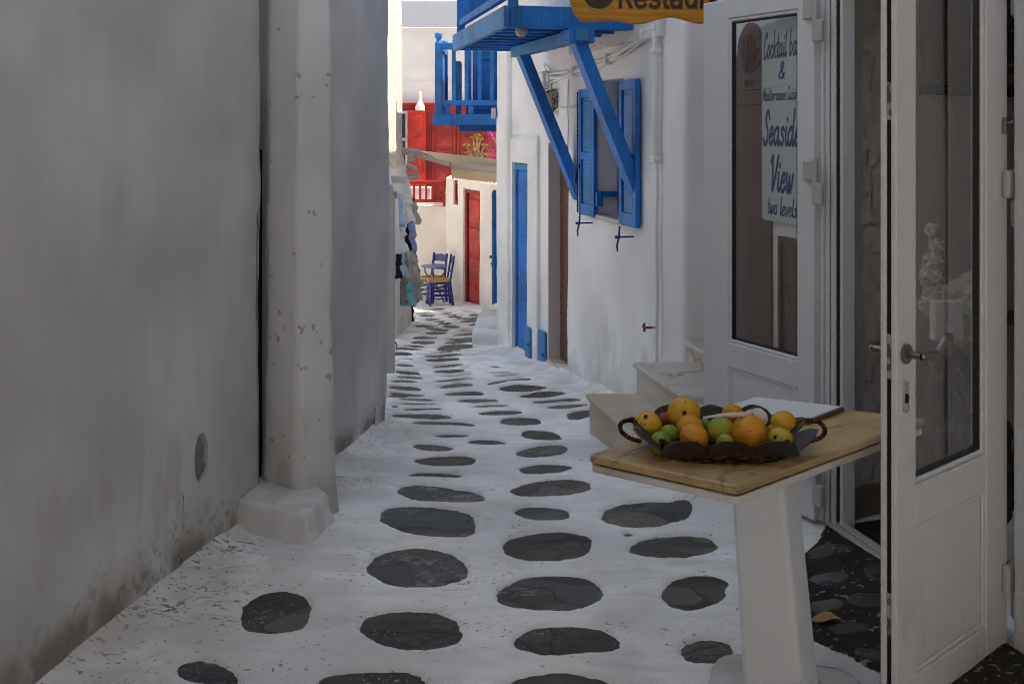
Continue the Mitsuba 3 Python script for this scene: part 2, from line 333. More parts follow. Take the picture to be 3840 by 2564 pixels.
def plank(p, n, uv):
    w = fbm(p.x * 3, p.y * 3, p.z * 30, 3)
    g = dr.sin(p.z * 160 + 10 * w + 4 * p.x) * 0.5 + 0.5
    c = mix((0.42, 0.155, 0.008), (0.60, 0.275, 0.02), g * 0.6 + 0.4 * w)
    k = noise(p.x * 11, p.y * 3, p.z * 22)
    return mix(c, (0.16, 0.06, 0.015), smoothstep(0.86, 0.92, k))
mat('varnished_wood', {'type': 'principled', 'base_color': proc(plank), 'roughness': 0.45, 'specular': 0.3})
mat('letter_brown', plastic((0.045, 0.022, 0.01), 0.3))
mat('carved_wood', bump(plastic(lambda p, n, uv: mix((0.13, 0.060, 0.032), (0.20, 0.10, 0.055), fbm(p.x * 30, p.y * 30, p.z * 2.5)), 0.3), lambda p, n, uv: 0.001 * fbm(p.x * 60, p.y * 60, p.z * 5), 1.0))
mat('sign_board', plastic((0.62, 0.69, 0.66), 0.2))
mat('ink_blue', plastic((0.025, 0.055, 0.19), 0.3))
mat('sign_line', diffuse((0.45, 0.5, 0.48)))
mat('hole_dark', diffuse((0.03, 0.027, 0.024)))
mat('awning_cloth', {'type': 'principledthin', 'base_color': rgb((0.72, 0.60, 0.42)), 'roughness': 0.8, 'diff_trans': 0.7}, two=False)
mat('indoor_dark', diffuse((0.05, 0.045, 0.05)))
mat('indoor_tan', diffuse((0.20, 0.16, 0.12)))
mat('grey_paint', diffuse((0.42, 0.42, 0.43)))
for nm, c in dict(sky=(0.42, 0.60, 0.80), white=(0.78, 0.80, 0.80), blue=(0.32, 0.50, 0.76), beige=(0.50, 0.46, 0.42), black=(0.02, 0.018, 0.025),
                  violet=(0.36, 0.44, 0.72), teal=(0.10, 0.32, 0.42), grey=(0.24, 0.23, 0.23), mint=(0.22, 0.58, 0.54), navy=(0.02, 0.07, 0.16)).items():
    mat('cloth_' + nm, diffuse((lambda c: lambda p, n, uv: mix([k * 0.8 for k in c], [min(0.85, k * 1.1) for k in c], fbm(p.x * 30, p.y * 30, p.z * 12)))(c)))

# ------------------------------------------------------------------ setting: pavement
LEFT = lambda y: np.where(np.asarray(y) < 4.8, -1.365 + 0.1416 * (np.asarray(y) - 3.07), np.where(np.asarray(y) < 6.95, -0.95 + 0.144 * (np.asarray(y) - 5.82), -9.0))
STONES = [tuple(map(float, s.split())) for s in """
0.130 3.076 0.148 0.002 0.003 0.075
-0.397 3.090 0.161 -0.024 -0.011 0.088
-0.906 3.173 0.099 -0.031 -0.022 0.075
0.606 3.317 0.082 0.003 0.015 0.081
0.167 3.367 0.167 0.009 0.005 0.110
-0.322 3.458 0.157 -0.020 -0.015 0.165
-0.800 3.619 0.111 0.027 -0.039 0.175
0.649 3.769 0.120 0.021 0.024 0.140
0.137 3.784 0.182 0.017 0.007 0.188
-0.356 4.055 0.190 -0.020 -0.020 0.227
0.653 4.287 0.178 0.034 0.025 0.166
0.147 4.305 0.180 0.006 0.006 0.190
0.486 4.462 0.020 0.000 0.003 0.028
-0.361 4.659 0.209 -0.051 -0.017 0.217
0.139 4.784 0.123 0.000 0.003 0.115
0.602 4.787 0.213 0.057 0.025 0.201
-0.348 5.132 0.208 -0.091 -0.011 0.157
0.195 5.224 0.199 0.034 0.006 0.154
-0.397 5.540 0.141 -0.037 -0.005 0.076
0.182 5.631 0.139 0.011 0.004 0.113
-0.364 5.851 0.166 -0.041 -0.007 0.113
0.176 6.065 0.144 0.063 0.004 0.149
-0.461 6.199 0.124 -0.046 -0.006 0.087
-0.149 6.324 0.116 0.003 -0.002 0.096
-0.374 6.506 0.099 -0.004 -0.003 0.049
0.178 6.549 0.124 -0.066 0.005 0.169
-0.452 6.901 0.199 -0.011 -0.007 0.111
0.054 7.008 0.135 0.029 0.001 0.148
-0.619 7.212 0.223 -0.027 -0.012 0.136
0.471 7.234 0.099 0.059 0.009 0.144
-0.074 7.311 0.146 0.037 -0.001 0.099
-0.611 7.494 0.155 -0.004 -0.004 0.050
0.392 7.534 0.147 0.043 0.005 0.097
-0.145 7.600 0.152 0.024 -0.002 0.079
-0.832 7.612 0.028 -0.012 -0.006 0.056
-0.658 7.702 0.171 -0.014 -0.003 0.041
0.330 7.812 0.177 0.042 0.005 0.113
-0.244 7.850 0.156 0.021 -0.003 0.101
-0.707 7.899 0.144 -0.028 -0.007 0.081
-0.865 8.067 0.067 -0.004 -0.006 0.054
0.231 8.115 0.181 0.056 0.003 0.117
-0.362 8.148 0.144 0.023 -0.005 0.109
-0.802 8.155 0.144 -0.039 -0.008 0.078
0.095 8.371 0.195 0.036 0.002 0.135
-0.843 8.431 0.134 -0.034 -0.009 0.093
-0.444 8.505 0.128 0.050 -0.006 0.124
-0.019 8.697 0.184 0.169 -0.000 0.088
-0.878 8.742 0.108 0.008 -0.009 0.089
-0.468 8.840 0.181 0.080 -0.005 0.091
-0.027 9.012 0.112 0.047 -0.000 0.056
-0.864 9.018 0.106 -0.014 -0.008 0.084
-0.476 9.139 0.134 0.080 -0.003 0.063
-0.091 9.224 0.095 -0.031 -0.001 0.061
-0.912 9.297 0.115 -0.031 -0.013 0.129
-0.553 9.403 0.132 0.038 -0.007 0.120
-0.150 9.575 0.050 0.000 -0.001 0.058
-0.575 9.681 0.134 0.060 -0.005 0.088
-0.974 9.687 0.095 -0.026 -0.007 0.068
-1.009 9.865 0.084 -0.031 -0.004 0.041
-0.975 10.023 0.044 -0.009 -0.003 0.030
-0.649 10.050 0.162 0.060 -0.011 0.163
-0.982 10.126 0.060 -0.026 -0.005 0.048
-0.668 10.412 0.182 0.081 -0.010 0.152
-1.063 10.458 0.096 0.012 -0.016 0.158
-0.647 10.714 0.164 0.080 -0.003 0.054
-1.061 10.886 0.149 -0.020 -0.015 0.156
-0.591 11.061 0.187 0.104 -0.013 0.239
-1.031 11.174 0.127 -0.053 -0.009 0.095
-0.960 11.491 0.133 -0.028 -0.014 0.168
-0.543 11.577 0.179 0.171 -0.008 0.176
-0.558 11.859 0.175 0.110 -0.006 0.119
-0.976 11.989 0.148 -0.031 -0.018 0.220
-0.512 12.286 0.170 0.112 -0.006 0.147
-0.881 12.478 0.135 -0.013 -0.014 0.205
-0.491 12.594 0.141 0.084 -0.003 0.074
-0.562 12.866 0.067 0.042 -0.005 0.105
-0.358 12.936 0.030 0.007 -0.001 0.050
-0.906 12.963 0.162 -0.125 -0.015 0.214
-0.639 13.094 0.084 0.051 -0.005 0.095
-0.342 13.231 0.101 0.033 -0.003 0.097
-0.767 13.401 0.113 0.000 -0.011 0.191
-1.099 13.412 0.142 -0.065 -0.014 0.168
-0.416 13.634 0.145 0.079 -0.006 0.182
-0.876 13.745 0.100 0.032 -0.011 0.169
-1.194 13.796 0.089 -0.036 -0.006 0.073
-0.956 14.006 0.091 0.050 -0.006 0.092
-1.246 14.031 0.056 -0.008 -0.007 0.075
-0.480 14.100 0.195 0.177 -0.006 0.186
-1.048 14.321 0.100 0.026 -0.011 0.157
-0.583 14.473 0.230 0.196 -0.009 0.231
-1.121 14.578 0.071 0.036 -0.004 0.054
-1.330 14.596 0.027 -0.036 -0.010 0.109
-0.787 14.724 0.097 0.028 -0.008 0.147
-1.164 14.803 0.106 0.033 -0.009 0.112
-0.846 14.958 0.077 0.048 -0.004 0.067
-0.535 14.982 0.063 0.005 -0.004 0.114
-1.259 15.087 0.095 0.034 -0.010 0.126
-0.927 15.175 0.085 0.044 -0.008 0.127
-1.317 15.398 0.107 0.040 -0.009 0.111
-1.041 15.403 0.044 0.015 -0.003 0.050
-0.640 15.479 0.072 0.010 -0.006 0.142
-1.412 15.643 0.039 0.000 -0.008 0.083
-0.833 15.685 0.066 0.042 -0.005 0.094
-1.058 15.759 0.068 0.053 -0.006 0.095
-1.123 16.006 0.123 0.109 -0.010 0.141
""".strip().splitlines()]

def ground0(x, y):
    x, y = np.asarray(x, float), np.asarray(y, float)
    z = floor_z(y)
    q = np.stack([x, y, 0 * x], -1)
    z = z + 0.030 * (meshkit.noise(q * 1.5, 3) - 0.5) + 0.014 * (meshkit.noise(q * 4.1, 4) - 0.5)
    lift = np.clip((0.34 - (1.26 + 0.2485 * (4.3 - y) - x)) / 0.22, 0, 1) * np.clip((5.35 - y) / 0.35, 0, 1)   # level strip along the doors
    z = z - lift * floor_z(y)
    dl = x - LEFT(y)
    z = z + 0.05 * np.exp(-np.maximum(dl, 0) / 0.05) * (dl > -0.3)
    dm = (2.78 - 0.26 * y - x) * 0.968
    z = z + 0.07 * np.exp(-np.maximum(dm, 0) / 0.07) * (y > 6.7) * (y < 11.2)
    return z

def stone_ring(s, k, n=44, grow=0.0):
    """s: centre, half the long diameter (a vector), half the short one"""
    c0, p, q = np.array(s[0:2]), np.array(s[2:4]), np.array(s[4:6]); r = np.random.default_rng(100 + k); t = np.arange(n) * 2 * np.pi / n
    e, e2 = r.uniform(0.74, 0.98), r.uniform(0.8, 1.05)
    c, d = np.cos(t), np.sin(t)
    rad = 1 + 0.03 * np.cos(2 * t + r.uniform(0, 6)) + 0.03 * np.cos(3 * t + r.uniform(0, 6)) + 0.018 * np.cos(5 * t + r.uniform(0, 6))
    p = p * (1 + grow / np.linalg.norm(p)); q = q * (1 + grow / np.linalg.norm(q))
    return c0 + (np.sign(c) * np.abs(c) ** e2 * rad)[:, None] * p + (np.sign(d) * np.abs(d) ** e * rad)[:, None] * q

def sdf(P, ring):
    a, b = ring, np.roll(ring, -1, 0); d = np.full(len(P), 9.0); inside = np.zeros(len(P), bool)
    for p, q in zip(a, b):
        e = q - p; w = P - p; t = np.clip((w @ e) / (e @ e), 0, 1)
        d = np.minimum(d, np.linalg.norm(w - t[:, None] * e, axis=1))
        c = ((p[1] > P[:, 1]) != (q[1] > P[:, 1])) & (P[:, 0] < (q[0] - p[0]) * (P[:, 1] - p[1]) / (q[1] - p[1] + 1e-12) + p[0])
        inside ^= c
    return np.where(inside, -d, d)

ys = [-9, -5, -2, 0, 1.2, 2.0, 2.5, 2.8]; 
while ys[-1] < 24: ys.append(ys[-1] * 1.0034)
ys = np.array(ys); xs = np.concatenate([[-9, -6, -3.5, -2.6, -2.2], np.arange(-1.95, 1.6, 0.0078), [1.7, 2.0, 2.6, 3.6]])
X, Y = np.meshgrid(xs, ys, indexing='xy'); GZ = ground0(X, Y)
S = np.full(X.shape, 9.0)
for k, s in enumerate(STONES):
    ring = stone_ring(s, k); lo, hi = ring.min(0) - 0.1, ring.max(0) + 0.1
    m = (X > lo[0]) & (X < hi[0]) & (Y > lo[1]) & (Y < hi[1])
    S[m] = np.minimum(S[m], sdf(np.stack([X[m], Y[m]], 1), ring))
q = np.stack([X, Y, 0 * X], -1)
S = S + np.where(S < 1, 0.016 * (meshkit.fbm(q * 18, 2, 8) - 0.5) + 0.009 * (meshkit.noise(q * 60, 12) - 0.5), 0)
SINK = 0.010
GZ = GZ - SINK + np.where(S > 0, 0.014 * (1 - np.exp(-np.maximum(S, 0) / 0.012)), np.maximum(-0.03, S * 0.9)) + 0.006 * (meshkit.fbm(q * 13, 2, 21) - 0.5) + 0.010 * (meshkit.noise(q * [5, 8, 1], 22) - 0.5)
n, w = X.shape; i, j = np.meshgrid(np.arange(n - 1), np.arange(w - 1), indexing='ij')
quads = np.stack([i * w + j, i * w + j + 1, (i + 1) * w + j + 1, (i + 1) * w + j], -1).reshape(-1, 4)
pavement = struct('alley_pavement', (np.stack([X, Y, GZ], -1).reshape(-1, 3), quads), 'painted_mortar', smooth=True)

PICK = {(0.15, 4.31): 0, (-0.36, 4.05): 2, (-0.36, 4.66): 2, (0.65, 3.77): 3, (0.61, 3.32): 4, (0.18, 5.63): 1, (-0.91, 3.17): 1, (0.65, 4.29): 3, (-0.35, 5.13): 2, (0.60, 4.79): 3, (-0.80, 3.62): 3}
for k, s in enumerate(STONES):
    pts, faces, R = [], [], 44
    for g in (0.0, 0.35, 0.7, 0.9, 1.0):
        ring = stone_ring(s, k, R, 0.03)
        pts.append(np.array(s[:2]) + (ring - np.array(s[:2])) * max(g, 1e-3))
    P = np.concatenate(pts); z = ground0(P[:, 0], P[:, 1]) - SINK + 0.004 * (meshkit.fbm(np.stack([P[:, 0] * 8, P[:, 1] * 8, 0 * P[:, 0] + k], 1), 2, 5) - 0.5)
    V = np.column_stack([P, z])
    for r in range(4):
        a = np.arange(R); b = (a + 1) % R
        faces += [np.stack([r * R + a, (r + 1) * R + a, (r + 1) * R + b, r * R + b], 1)]
    kind = next((v for (x, y), v in PICK.items() if abs(x - s[0]) < 0.02 and abs(y - s[1]) < 0.02), R0.choice([0, 0, 1, 2, 3, 4]) if s[1] > 3.5 else 0)
    part(pavement, 'stone', (V, np.vstack(faces)), 'slate_%d' % kind, smooth=True)

struct('ground', trimesh.Trimesh([[-300, -300, -3.0], [300, -300, -3.0], [300, 300, -3.0], [-300, 300, -3.0]], [[0, 1, 2], [0, 2, 3]]), mat('earth', diffuse((0.25, 0.21, 0.16))))

# dark slate paving before the doors
EP = Polygon([(1.19, 4.12), (1.262, 4.27), (1.30, 4.15), (1.51, 3.25), (1.62, 2.9), (1.12, 3.05), (0.98, 3.33), (0.93, 3.45), (0.98, 3.9)])
gx, gy = np.meshgrid(np.arange(0.85, 1.75, 0.012), np.arange(2.8, 4.4, 0.012))
gz = ground0(gx, gy) + 0.012 + 0.005 * (meshkit.fbm(np.stack([gx * 30, gy * 30, 0 * gx], -1), 2, 3) - 0.5)
d = shapely.distance(EP, shapely.points(gx, gy)) + 0.03 * (meshkit.noise(np.stack([gx * 18, gy * 18, 0 * gx], -1), 6) - 0.5)
n, w = gx.shape; i, j = np.meshgrid(np.arange(n - 1), np.arange(w - 1), indexing='ij')
qd = np.stack([i * w + j, i * w + j + 1, (i + 1) * w + j + 1, (i + 1) * w + j], -1).reshape(-1, 4)
gz = gz + 0.006 - np.clip(shapely.distance(EP, shapely.points(gx, gy)), 0, 0.03) * 0.9
qd = qd[(d.reshape(-1)[qd] < 0.018).all(1)]
def dark_grout(p, n, uv):
    c = mix((0.030, 0.027, 0.024), (0.055, 0.050, 0.045), fbm(p.x * 14, p.y * 14))
    return mix(c, (0.25, 0.23, 0.2), smoothstep(0.86, 0.9, noise(p.x * 70, p.y * 70)))
entrance = struct('entrance_paving', (np.stack([gx, gy, gz], -1).reshape(-1, 3), qd), mat('dark_mortar', bump(diffuse(dark_grout), lambda p, n, uv: 0.006 * fbm(p.x * 30, p.y * 30, 0, 3), 1.0)), smooth=True)
for k, (x, y, a, b, th) in enumerate([(1.20, 4.02, .10, .06, .3), (1.13, 3.80, .07, .055, 0), (1.30, 3.80, .08, .05, 1.2), (1.05, 3.60, .08, .05, .5), (1.22, 3.60, .09, .06, -.3), (1.38, 3.55, .07, .05, .8),
                                      (1.08, 3.42, .07, .05, .2), (1.25, 3.40, .08, .06, .9), (1.12, 3.22, .09, .05, -.2), (1.30, 3.18, .09, .06, .4), (1.42, 3.3, .06, .04, 0)]):
    ring = stone_ring((x, y, a * math.cos(th), a * math.sin(th), -b * math.sin(th), b * math.cos(th)), 300 + k, 24); c = np.array([x, y]); P = np.concatenate([c + (ring - c) * g for g in (0.001, 0.6, 0.92, 1.0)])
    z = ground0(P[:, 0], P[:, 1]) + 0.012 + np.repeat([0.010, 0.009, 0.006, -0.006], 24)
    f = [np.stack([r * 24 + np.arange(24), (r + 1) * 24 + np.arange(24), (r + 1) * 24 + (np.arange(24) + 1) % 24, r * 24 + (np.arange(24) + 1) % 24], 1) for r in range(3)]
    part(entrance, 'stone', (np.column_stack([P, z]), np.vstack(f)), 'slate_%d' % (0, 1, 0, 3)[k % 4], smooth=True)

# ------------------------------------------------------------------ left house, pier, far part
def batter(z0, k, h):
    return lambda v, N: v + N * (k * np.exp(-np.maximum(v[:, 2] - z0, 0) / h))[:, None]
la = lambda y: -1.365 + 0.1416 * (y - 3.07)
lh = thing('whitewashed_house', 'long bare whitewashed house wall with stained base filling the left foreground', 'house')
A = wall([(la(-8), -8), (la(4.79), 4.79), (-3.6, 4.79), (-4.6, -8)], -0.6, 4.4, 0.06, 0.010, 2, 0.02, batter(-0.15, 0.03, 0.15))
fa = Frame((la(4.79), 4.79), (-0.1402, -0.990))           # u towards the camera; n = outward? fixed below
nich = trimesh.creation.icosphere(3, 1.0); nich.apply_scale([0.085, 0.062, 0.098]); nich.apply_translation([la(4.14) + 0.005, 4.14, 0.32])
gz_ = ((-0.5, 4.715), (0.5, 4.730), (1.1, 4.755), (1.5, 4.788))
gap = hull([(x, y, z) for x in (-1.65, -1.05) for z, y0 in gz_ for y in (y0, 4.85)])
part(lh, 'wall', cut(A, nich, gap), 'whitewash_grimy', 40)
part(lh, 'joint_shade_fill', hull([(x, y, z) for z, y0 in gz_ for x, y in ((-1.64, y0 + .002), (-1.64, 4.84), (la(y0) - 0.012, y0 + .002), (la(4.8) - 0.012, 4.84))]), 'hole_dark', False, 'dark filler painting shade into the joint between the wall and the pier')  # near-black filler slab stands in for the shade inside the joint
rub = trimesh.creation.icosphere(3, 1.0); rub.apply_scale([0.05, 0.055, 0.088]); rub.apply_translation([la(4.14) - 0.03, 4.14, 0.31]); 
v = np.array(rub.vertices); rub.vertices = v + (meshkit.fbm(v * 30, 3, 2) - 0.5)[:, None] * 0.03
part(lh, 'niche_rubble', rub, mat('rubble', bump(diffuse((0.22, 0.205, 0.195)), lambda p, n, uv: 0.012 * fbm(p.x * 45, p.y * 45, p.z * 45), 1.0)), True, 'rough rubble inside the oval hole in the wall')
part(lh, 'wire', tube(spline([(la(3.98) + 0.012, 3.98, 0.24), (la(3.97) + 0.012, 3.97, 0.08), (la(3.95) + 0.018, 3.95, 0.02), (la(3.92) + 0.03, 3.92, -0.03)]), 0.0022, 6), 'rusty_metal', True)

pier_shape = lambda v, N: v + N * (0.035 * np.exp(-np.maximum(v[:, 2] + 0.1, 0) / 0.25) + 0.004 * np.sin(v[:, 2] * 1.7))[:, None]
P_ = wall([(-1.105, 4.815), (-1.085, 4.775), (-0.925, 4.64), (-0.80, 4.745), (-0.83, 4.86), (-0.94, 5.25), (-1.25, 5.25)], -0.6, 4.5, 0.04, 0.011, 5, 0.035, pier_shape)
solo('plastered_pier', 'thick whitewashed plaster pier with flaking skin standing against the left wall', 'pier', P_, 'whitewash_flaking', True)
st = wall([(-1.25, 4.54), (-0.825, 4.30), (-0.795, 4.60), (-0.93, 4.80), (-1.2, 4.86)], -0.35, 0.03, 0.025, 0.004, 9, 0.012, batter(-0.08, 0.03, 0.03), 0.010)
solo('whitewashed_block', 'low whitewashed step block at the foot of the plastered pier', 'step', st, 'whitewash', 60)

lc = lambda y: -0.95 + 0.144 * (y - 5.82)
nh = thing('whitewashed_house', 'grey white house wall receding just beyond the plastered pier', 'house')
def cshape(v, N):
    # the far corner's foot is undercut and rounded
    k = np.clip((6.95 - v[:, 1]) / 0.5, 0, 1); z = v[:, 2] + 0.30
    w = v.copy(); w[:, 1] -= 0.16 * np.exp(-np.maximum(z - 0.05, 0) / 0.10) * (v[:, 1] > 6.6)
    return w
C_ = wall([(lc(5.0), 5.0), (lc(6.92), 6.92), (-3.6, 6.92), (-3.6, 5.0)], -0.7, 2.9, 0.06, 0.009, 12, 0.04, cshape)
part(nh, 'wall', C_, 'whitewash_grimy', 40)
sd = thing('white_gate', 'white wooden gate leaf with rounded top edge-on beyond the left wall', 'gate')
gp = Polygon([(-1.5, -0.24), (-0.882, -0.24), (-0.882, 1.08), (-0.90, 1.16), (-0.95, 1.21), (-1.5, 1.23)])
part(sd, 'panel', reaxis(prism(gp, 0.05), [1, 0, 0], [0, 0, 1], [0, -1, 0], [0, 8.05, 0]), 'white_pvc')
part(sd, 'latch', cat(box(-0.885, -0.865, 7.99, 8.05, 1.07, 1.12), tube([(-0.875, 7.99, 0.0), (-0.86, 7.97, -0.02), (-0.86, 7.97, -0.06)], 0.005)), 'rusty_metal')

# rough stucco house with the cloths
sh = thing('stucco_house', 'sunlit rough stucco house wall with a smooth whitewashed foot on the left', 'house')
def dshape(v, N): return v + N * (0.12 / (1 + np.exp((v[:, 2] - 1.05) / 0.10)))[:, None]
D_ = wall([(-1.41, 11.9), (-1.41, 13.72), (-5.0, 13.72), (-5.0, 11.9)], -1.4, 5.2, 0.06, 0.008, 22, 0.03, dshape)
low = cut(D_, box(-9, 9, 0, 30, 1.12, 9, 0)); up = cut(D_, box(-9, 9, 0, 30, -5, 1.12, 0))
part(sh, 'foot', low, 'whitewash', 40, 'smooth whitewashed lower part')
part(sh, 'upper_wall', up, 'stucco_rough', 40, 'rough grainy stucco upper part')
part(sh, 'corner_strip', box(-1.6, -1.372, 11.75, 11.95, -0.5, 4.6, 0.02), 'whitewash', 40)

# ------------------------------------------------------------------ right house M (blue shutters, balcony)
M = Frame((1.065, 6.59), (-0.2516, 0.9678))
PW = lambda s, d: tuple(M.p(s, d)[:2])
mh = thing('whitewashed_house', 'whitewashed house with blue shutters, blue door and brown doorway on the right of the alley', 'house')
def eaves(v, N):                      # unseen far roof lowered to let more sky light into the alley
    k = np.clip((v[:, 1] - 8.6) / 0.05, 0, 1); w = v.copy(); w[:, 2] = np.where(v[:, 2] > 2.9, 2.9 + (v[:, 2] - 2.9) * (1 - 0.72 * k), v[:, 2]); return w
B_ = wall([PW(0, 0), (3.5, 6.50), (3.5, 8.5), (3.5, 8.66), (3.5, 12.3), PW(4.64, -0.6), PW(4.64, 0)], -1.2, 6.2, 0.055, 0.007, 31, 0.05, eaves)
S_ = wall([PW(3.22, -0.05), PW(3.22, 0.035), PW(4.17, 0.04), PW(4.17, -0.05)], -1.0, 1.53, 0.05, 0.005, 33, 0.02, None, 0.06)
wing = wall([PW(4.24, -0.05), PW(4.24, 0.05), PW(4.66, 0.06), PW(4.66, -0.05)], -1.1, 3.9, 0.05, 0.008, 35, 0.04, None)
W1 = M(box(1.06, 1.67, -0.25, 0.3, 0.935, 1.955, 0))
D1 = M(box(2.38, 2.975, -0.15, 0.3, -0.46, 1.46, 0))
D2 = M(box(3.54, 4.09, -0.03, 0.4, -0.75, 1.26, 0))
vent = M(box(3.0, 3.02, -0.01, 0.01, -0.5, -0.4, 0))
body = to_m3(B_) + to_m3(S_)
for c in (W1, D1, D2): body = body - to_m3(c)
body = from_m3(body)
part(mh, 'wall', body, 'whitewash', 40)
part(mh, 'corner_render', wing, 'stucco_fine', 60, 'grainy rendered strip at the far corner')
# reveal linings a hair inside the openings
part(mh, 'doorway_reveal', M(box(2.958, 2.973, -0.149, -0.004, -0.455, 1.458, 0)), 'plaster_mauve')
part(mh, 'doorway_sill', M(box(2.36, 2.97, -0.149, 0.02, -0.50, -0.448, 0.006)), 'marble_step')
dk = part(mh, 'brown_door', M(box(2.385, 2.956, -0.149, -0.11, -0.447, 1.455, 0.003)), 'brown_wood')
dr_ = part(mh, 'blue_door', M(box(3.55, 4.08, -0.028, -0.008, -0.72, 1.18, 0.003)), 'blue_paint')
k = dr_
part(k, 'frame', cat(M(box(4.035, 4.085, -0.028, 0.012, -0.72, 1.25, 0.004)), M(box(3.545, 3.595, -0.028, 0.012, -0.72, 1.25, 0.004)), M(box(3.597, 4.033, -0.028, 0.010, 1.185, 1.25, 0.004))), 'blue_paint_pale')
for z0, z1 in ((-0.55, -0.05), (0.05, 0.55), (0.65, 1.1)):
    part(k, 'panel', M(box(3.65, 3.98, -0.008, 0.004, z0, z1, 0.008)), 'blue_paint')
# window: blue inner frame, sill
wk = part(mh, 'window', cat(M(box(1.07, 1.13, -0.24, -0.17, 0.94, 1.95, 0.004)), M(box(1.60, 1.66, -0.24, -0.17, 0.94, 1.95, 0.004)), M(box(1.131, 1.599, -0.24, -0.175, 1.89, 1.95, 0.004)), M(box(1.131, 1.599, -0.24, -0.175, 0.94, 1.0, 0.004)), M(box(1.345, 1.385, -0.235, -0.178, 1.001, 1.889, 0.003))), 'blue_paint')
part(wk, 'pane', M(box(1.131, 1.344, -0.21, -0.206, 1.001, 1.889, 0)), 'indoor_dark')
part(wk, 'pane', M(box(1.386, 1.599, -0.21, -0.206, 1.001, 1.889, 0)), 'indoor_dark')
part(wk, 'sill', M(box(1.03, 1.70, -0.10, 0.03, 0.905, 0.938, 0.006)), 'white_pvc')
part(wk, 'hinge_plate', cat(M(box(1.60, 1.66, -0.17, 0.03, 1.07, 1.11, 0.003)), M(box(1.56, 1.60, -0.02, 0.03, 1.00, 1.11, 0.003))), 'blue_paint')

def shutter(s0, s1, d0, d1, z0, z1, label):
    t = thing('window_shutter', label, 'shutter', None)
    fr = Frame(M.p(s0, d0)[:2], np.array(M.p(s1, d1)[:2]) - np.array(M.p(s0, d0)[:2])); L = math.hypot(s1 - s0, d1 - d0)
    e = 0.055
    part(t, 'stile', fr(box(0, e, 0, 0.034, z0, z1, 0.003)), 'blue_paint'); part(t, 'stile', fr(box(L - e, L, 0, 0.034, z0, z1, 0.003)), 'blue_paint')
    zm = (z0 + z1) / 2 - 0.03
    for a, b in ((z0, z0 + 0.09), (zm - 0.03, zm + 0.03), (z1 - 0.07, z1)):
        part(t, 'rail', fr(box(e + 0.001, L - e - 0.001, 0.001, 0.033, a, b, 0.003)), 'blue_paint')
    for a, b in ((z0 + 0.09, zm - 0.03), (zm + 0.03, z1 - 0.07)):
        part(t, 'panel', cat(fr(box(e + 0.001, L - e - 0.001, 0.010, 0.017, a + 0.001, b - 0.001, 0.0)), fr(box(e + 0.03, L - e - 0.03, 0.017, 0.025, a + 0.03, b - 0.03, 0.007))), 'blue_paint_pale')
    return t, fr, L
t1, f1, L1 = shutter(1.60, 1.945, 0.010, 0.018, 0.915, 1.90, 'narrow blue shutter with a long iron bolt on the far side of the window')
part(t1, 'bolt', cat(f1(tube([(L1 - 0.01, 0.045, 0.93), (L1 - 0.01, 0.045, 1.88)], 0.006)), f1(box(L1 - 0.04, L1 + 0.0, 0.034, 0.055, 1.28, 1.31)), f1(tube([(L1 - 0.01, 0.055, 1.30), (L1 - 0.005, 0.06, 1.16)], 0.012))), 'blue_chair', True)
t2, f2, L2 = shutter(0.70, 1.05, 0.018, 0.010, 0.915, 1.93, 'blue window shutter on the near side of the window, behind the nearer balcony brace')
for nm, s, z in (('shutter_hook', 1.76, 0.86), ('shutter_hook', 0.88, 0.84)):
    g = cat(tube([M.p(s, -0.02, z), M.p(s, 0.12, z)], 0.006, 8), tube([M.p(s, 0.10, z + 0.075), M.p(s, 0.105, z), M.p(s, 0.12, z - 0.06), M.p(s, 0.115, z - 0.10)], [0.006, 0.008, 0.007, 0.005], 8),
            trimesh.creation.icosphere(1, 0.012).apply_translation(M.p(s, 0.125, z)))
    solo('shutter_hook', 'wrought iron shutter catch below the %s blue shutter' % ('far' if s > 1 else 'near'), 'hook', g, 'blue_chair', True)

# two little blue meter doors at the wall foot
for s0, s1, z0, z1, lab in ((3.36, 3.53, -0.58, -0.25, 'small blue hatch set low right beside the blue door'), (2.995, 3.175, -0.66, -0.22, 'small blue hatch standing ajar low between the blue door and the brown doorway')):
    t = thing('wall_hatch', lab, 'hatch', None)
    oo = 0.042 if s1 > 3.3 else 0.006
    fr = Frame(M.p(s0, oo)[:2], np.array(M.p(s1, oo + (0.012 if s1 < 3.3 else 0))[:2]) - np.array(M.p(s0, oo)[:2]))
    part(t, 'door', fr(box(0, s1 - s0, 0, 0.018, z0, z1, 0.004)), 'blue_paint_pale')
    part(t, 'knob', fr(box(0.03, 0.05, 0.018, 0.035, (z0 + z1) / 2, (z0 + z1) / 2 + 0.03, 0.004)), 'blue_paint')

# pipes, cables, lamp and box on the house
pp = thing('downpipe', 'white painted vertical pipe with clamps on the right house wall', 'pipe')
part(pp, 'pipe', tube([M.p(0.386, 0.035, z) for z in np.linspace(1.38, 2.27, 12)], 0.021, 14), 'whitewash', True)
part(pp, 'pipe', tube([M.p(0.380 + 0.006 * math.sin(z * 9), 0.028, z) for z in np.linspace(-0.2, 1.40, 24)], 0.012, 12), 'whitewash', True, 'thinner lower length of pipe')
for z in (1.39, 2.10, 2.25): part(pp, 'clamp', M(box(0.355, 0.417, 0.0, 0.062, z - 0.018, z + 0.018, 0.006)), 'whitewash')
cb = thing('cable_run', 'bundle of whitewashed cables sagging along the right house under the balcony', 'cable')
pts = [(0.36, 2.24), (0.6, 2.21), (0.9, 2.155), (1.3, 2.09), (1.7, 2.06), (2.1, 2.04), (2.45, 2.03), (2.8, 2.02), (3.05, 1.97), (3.2, 1.93)]
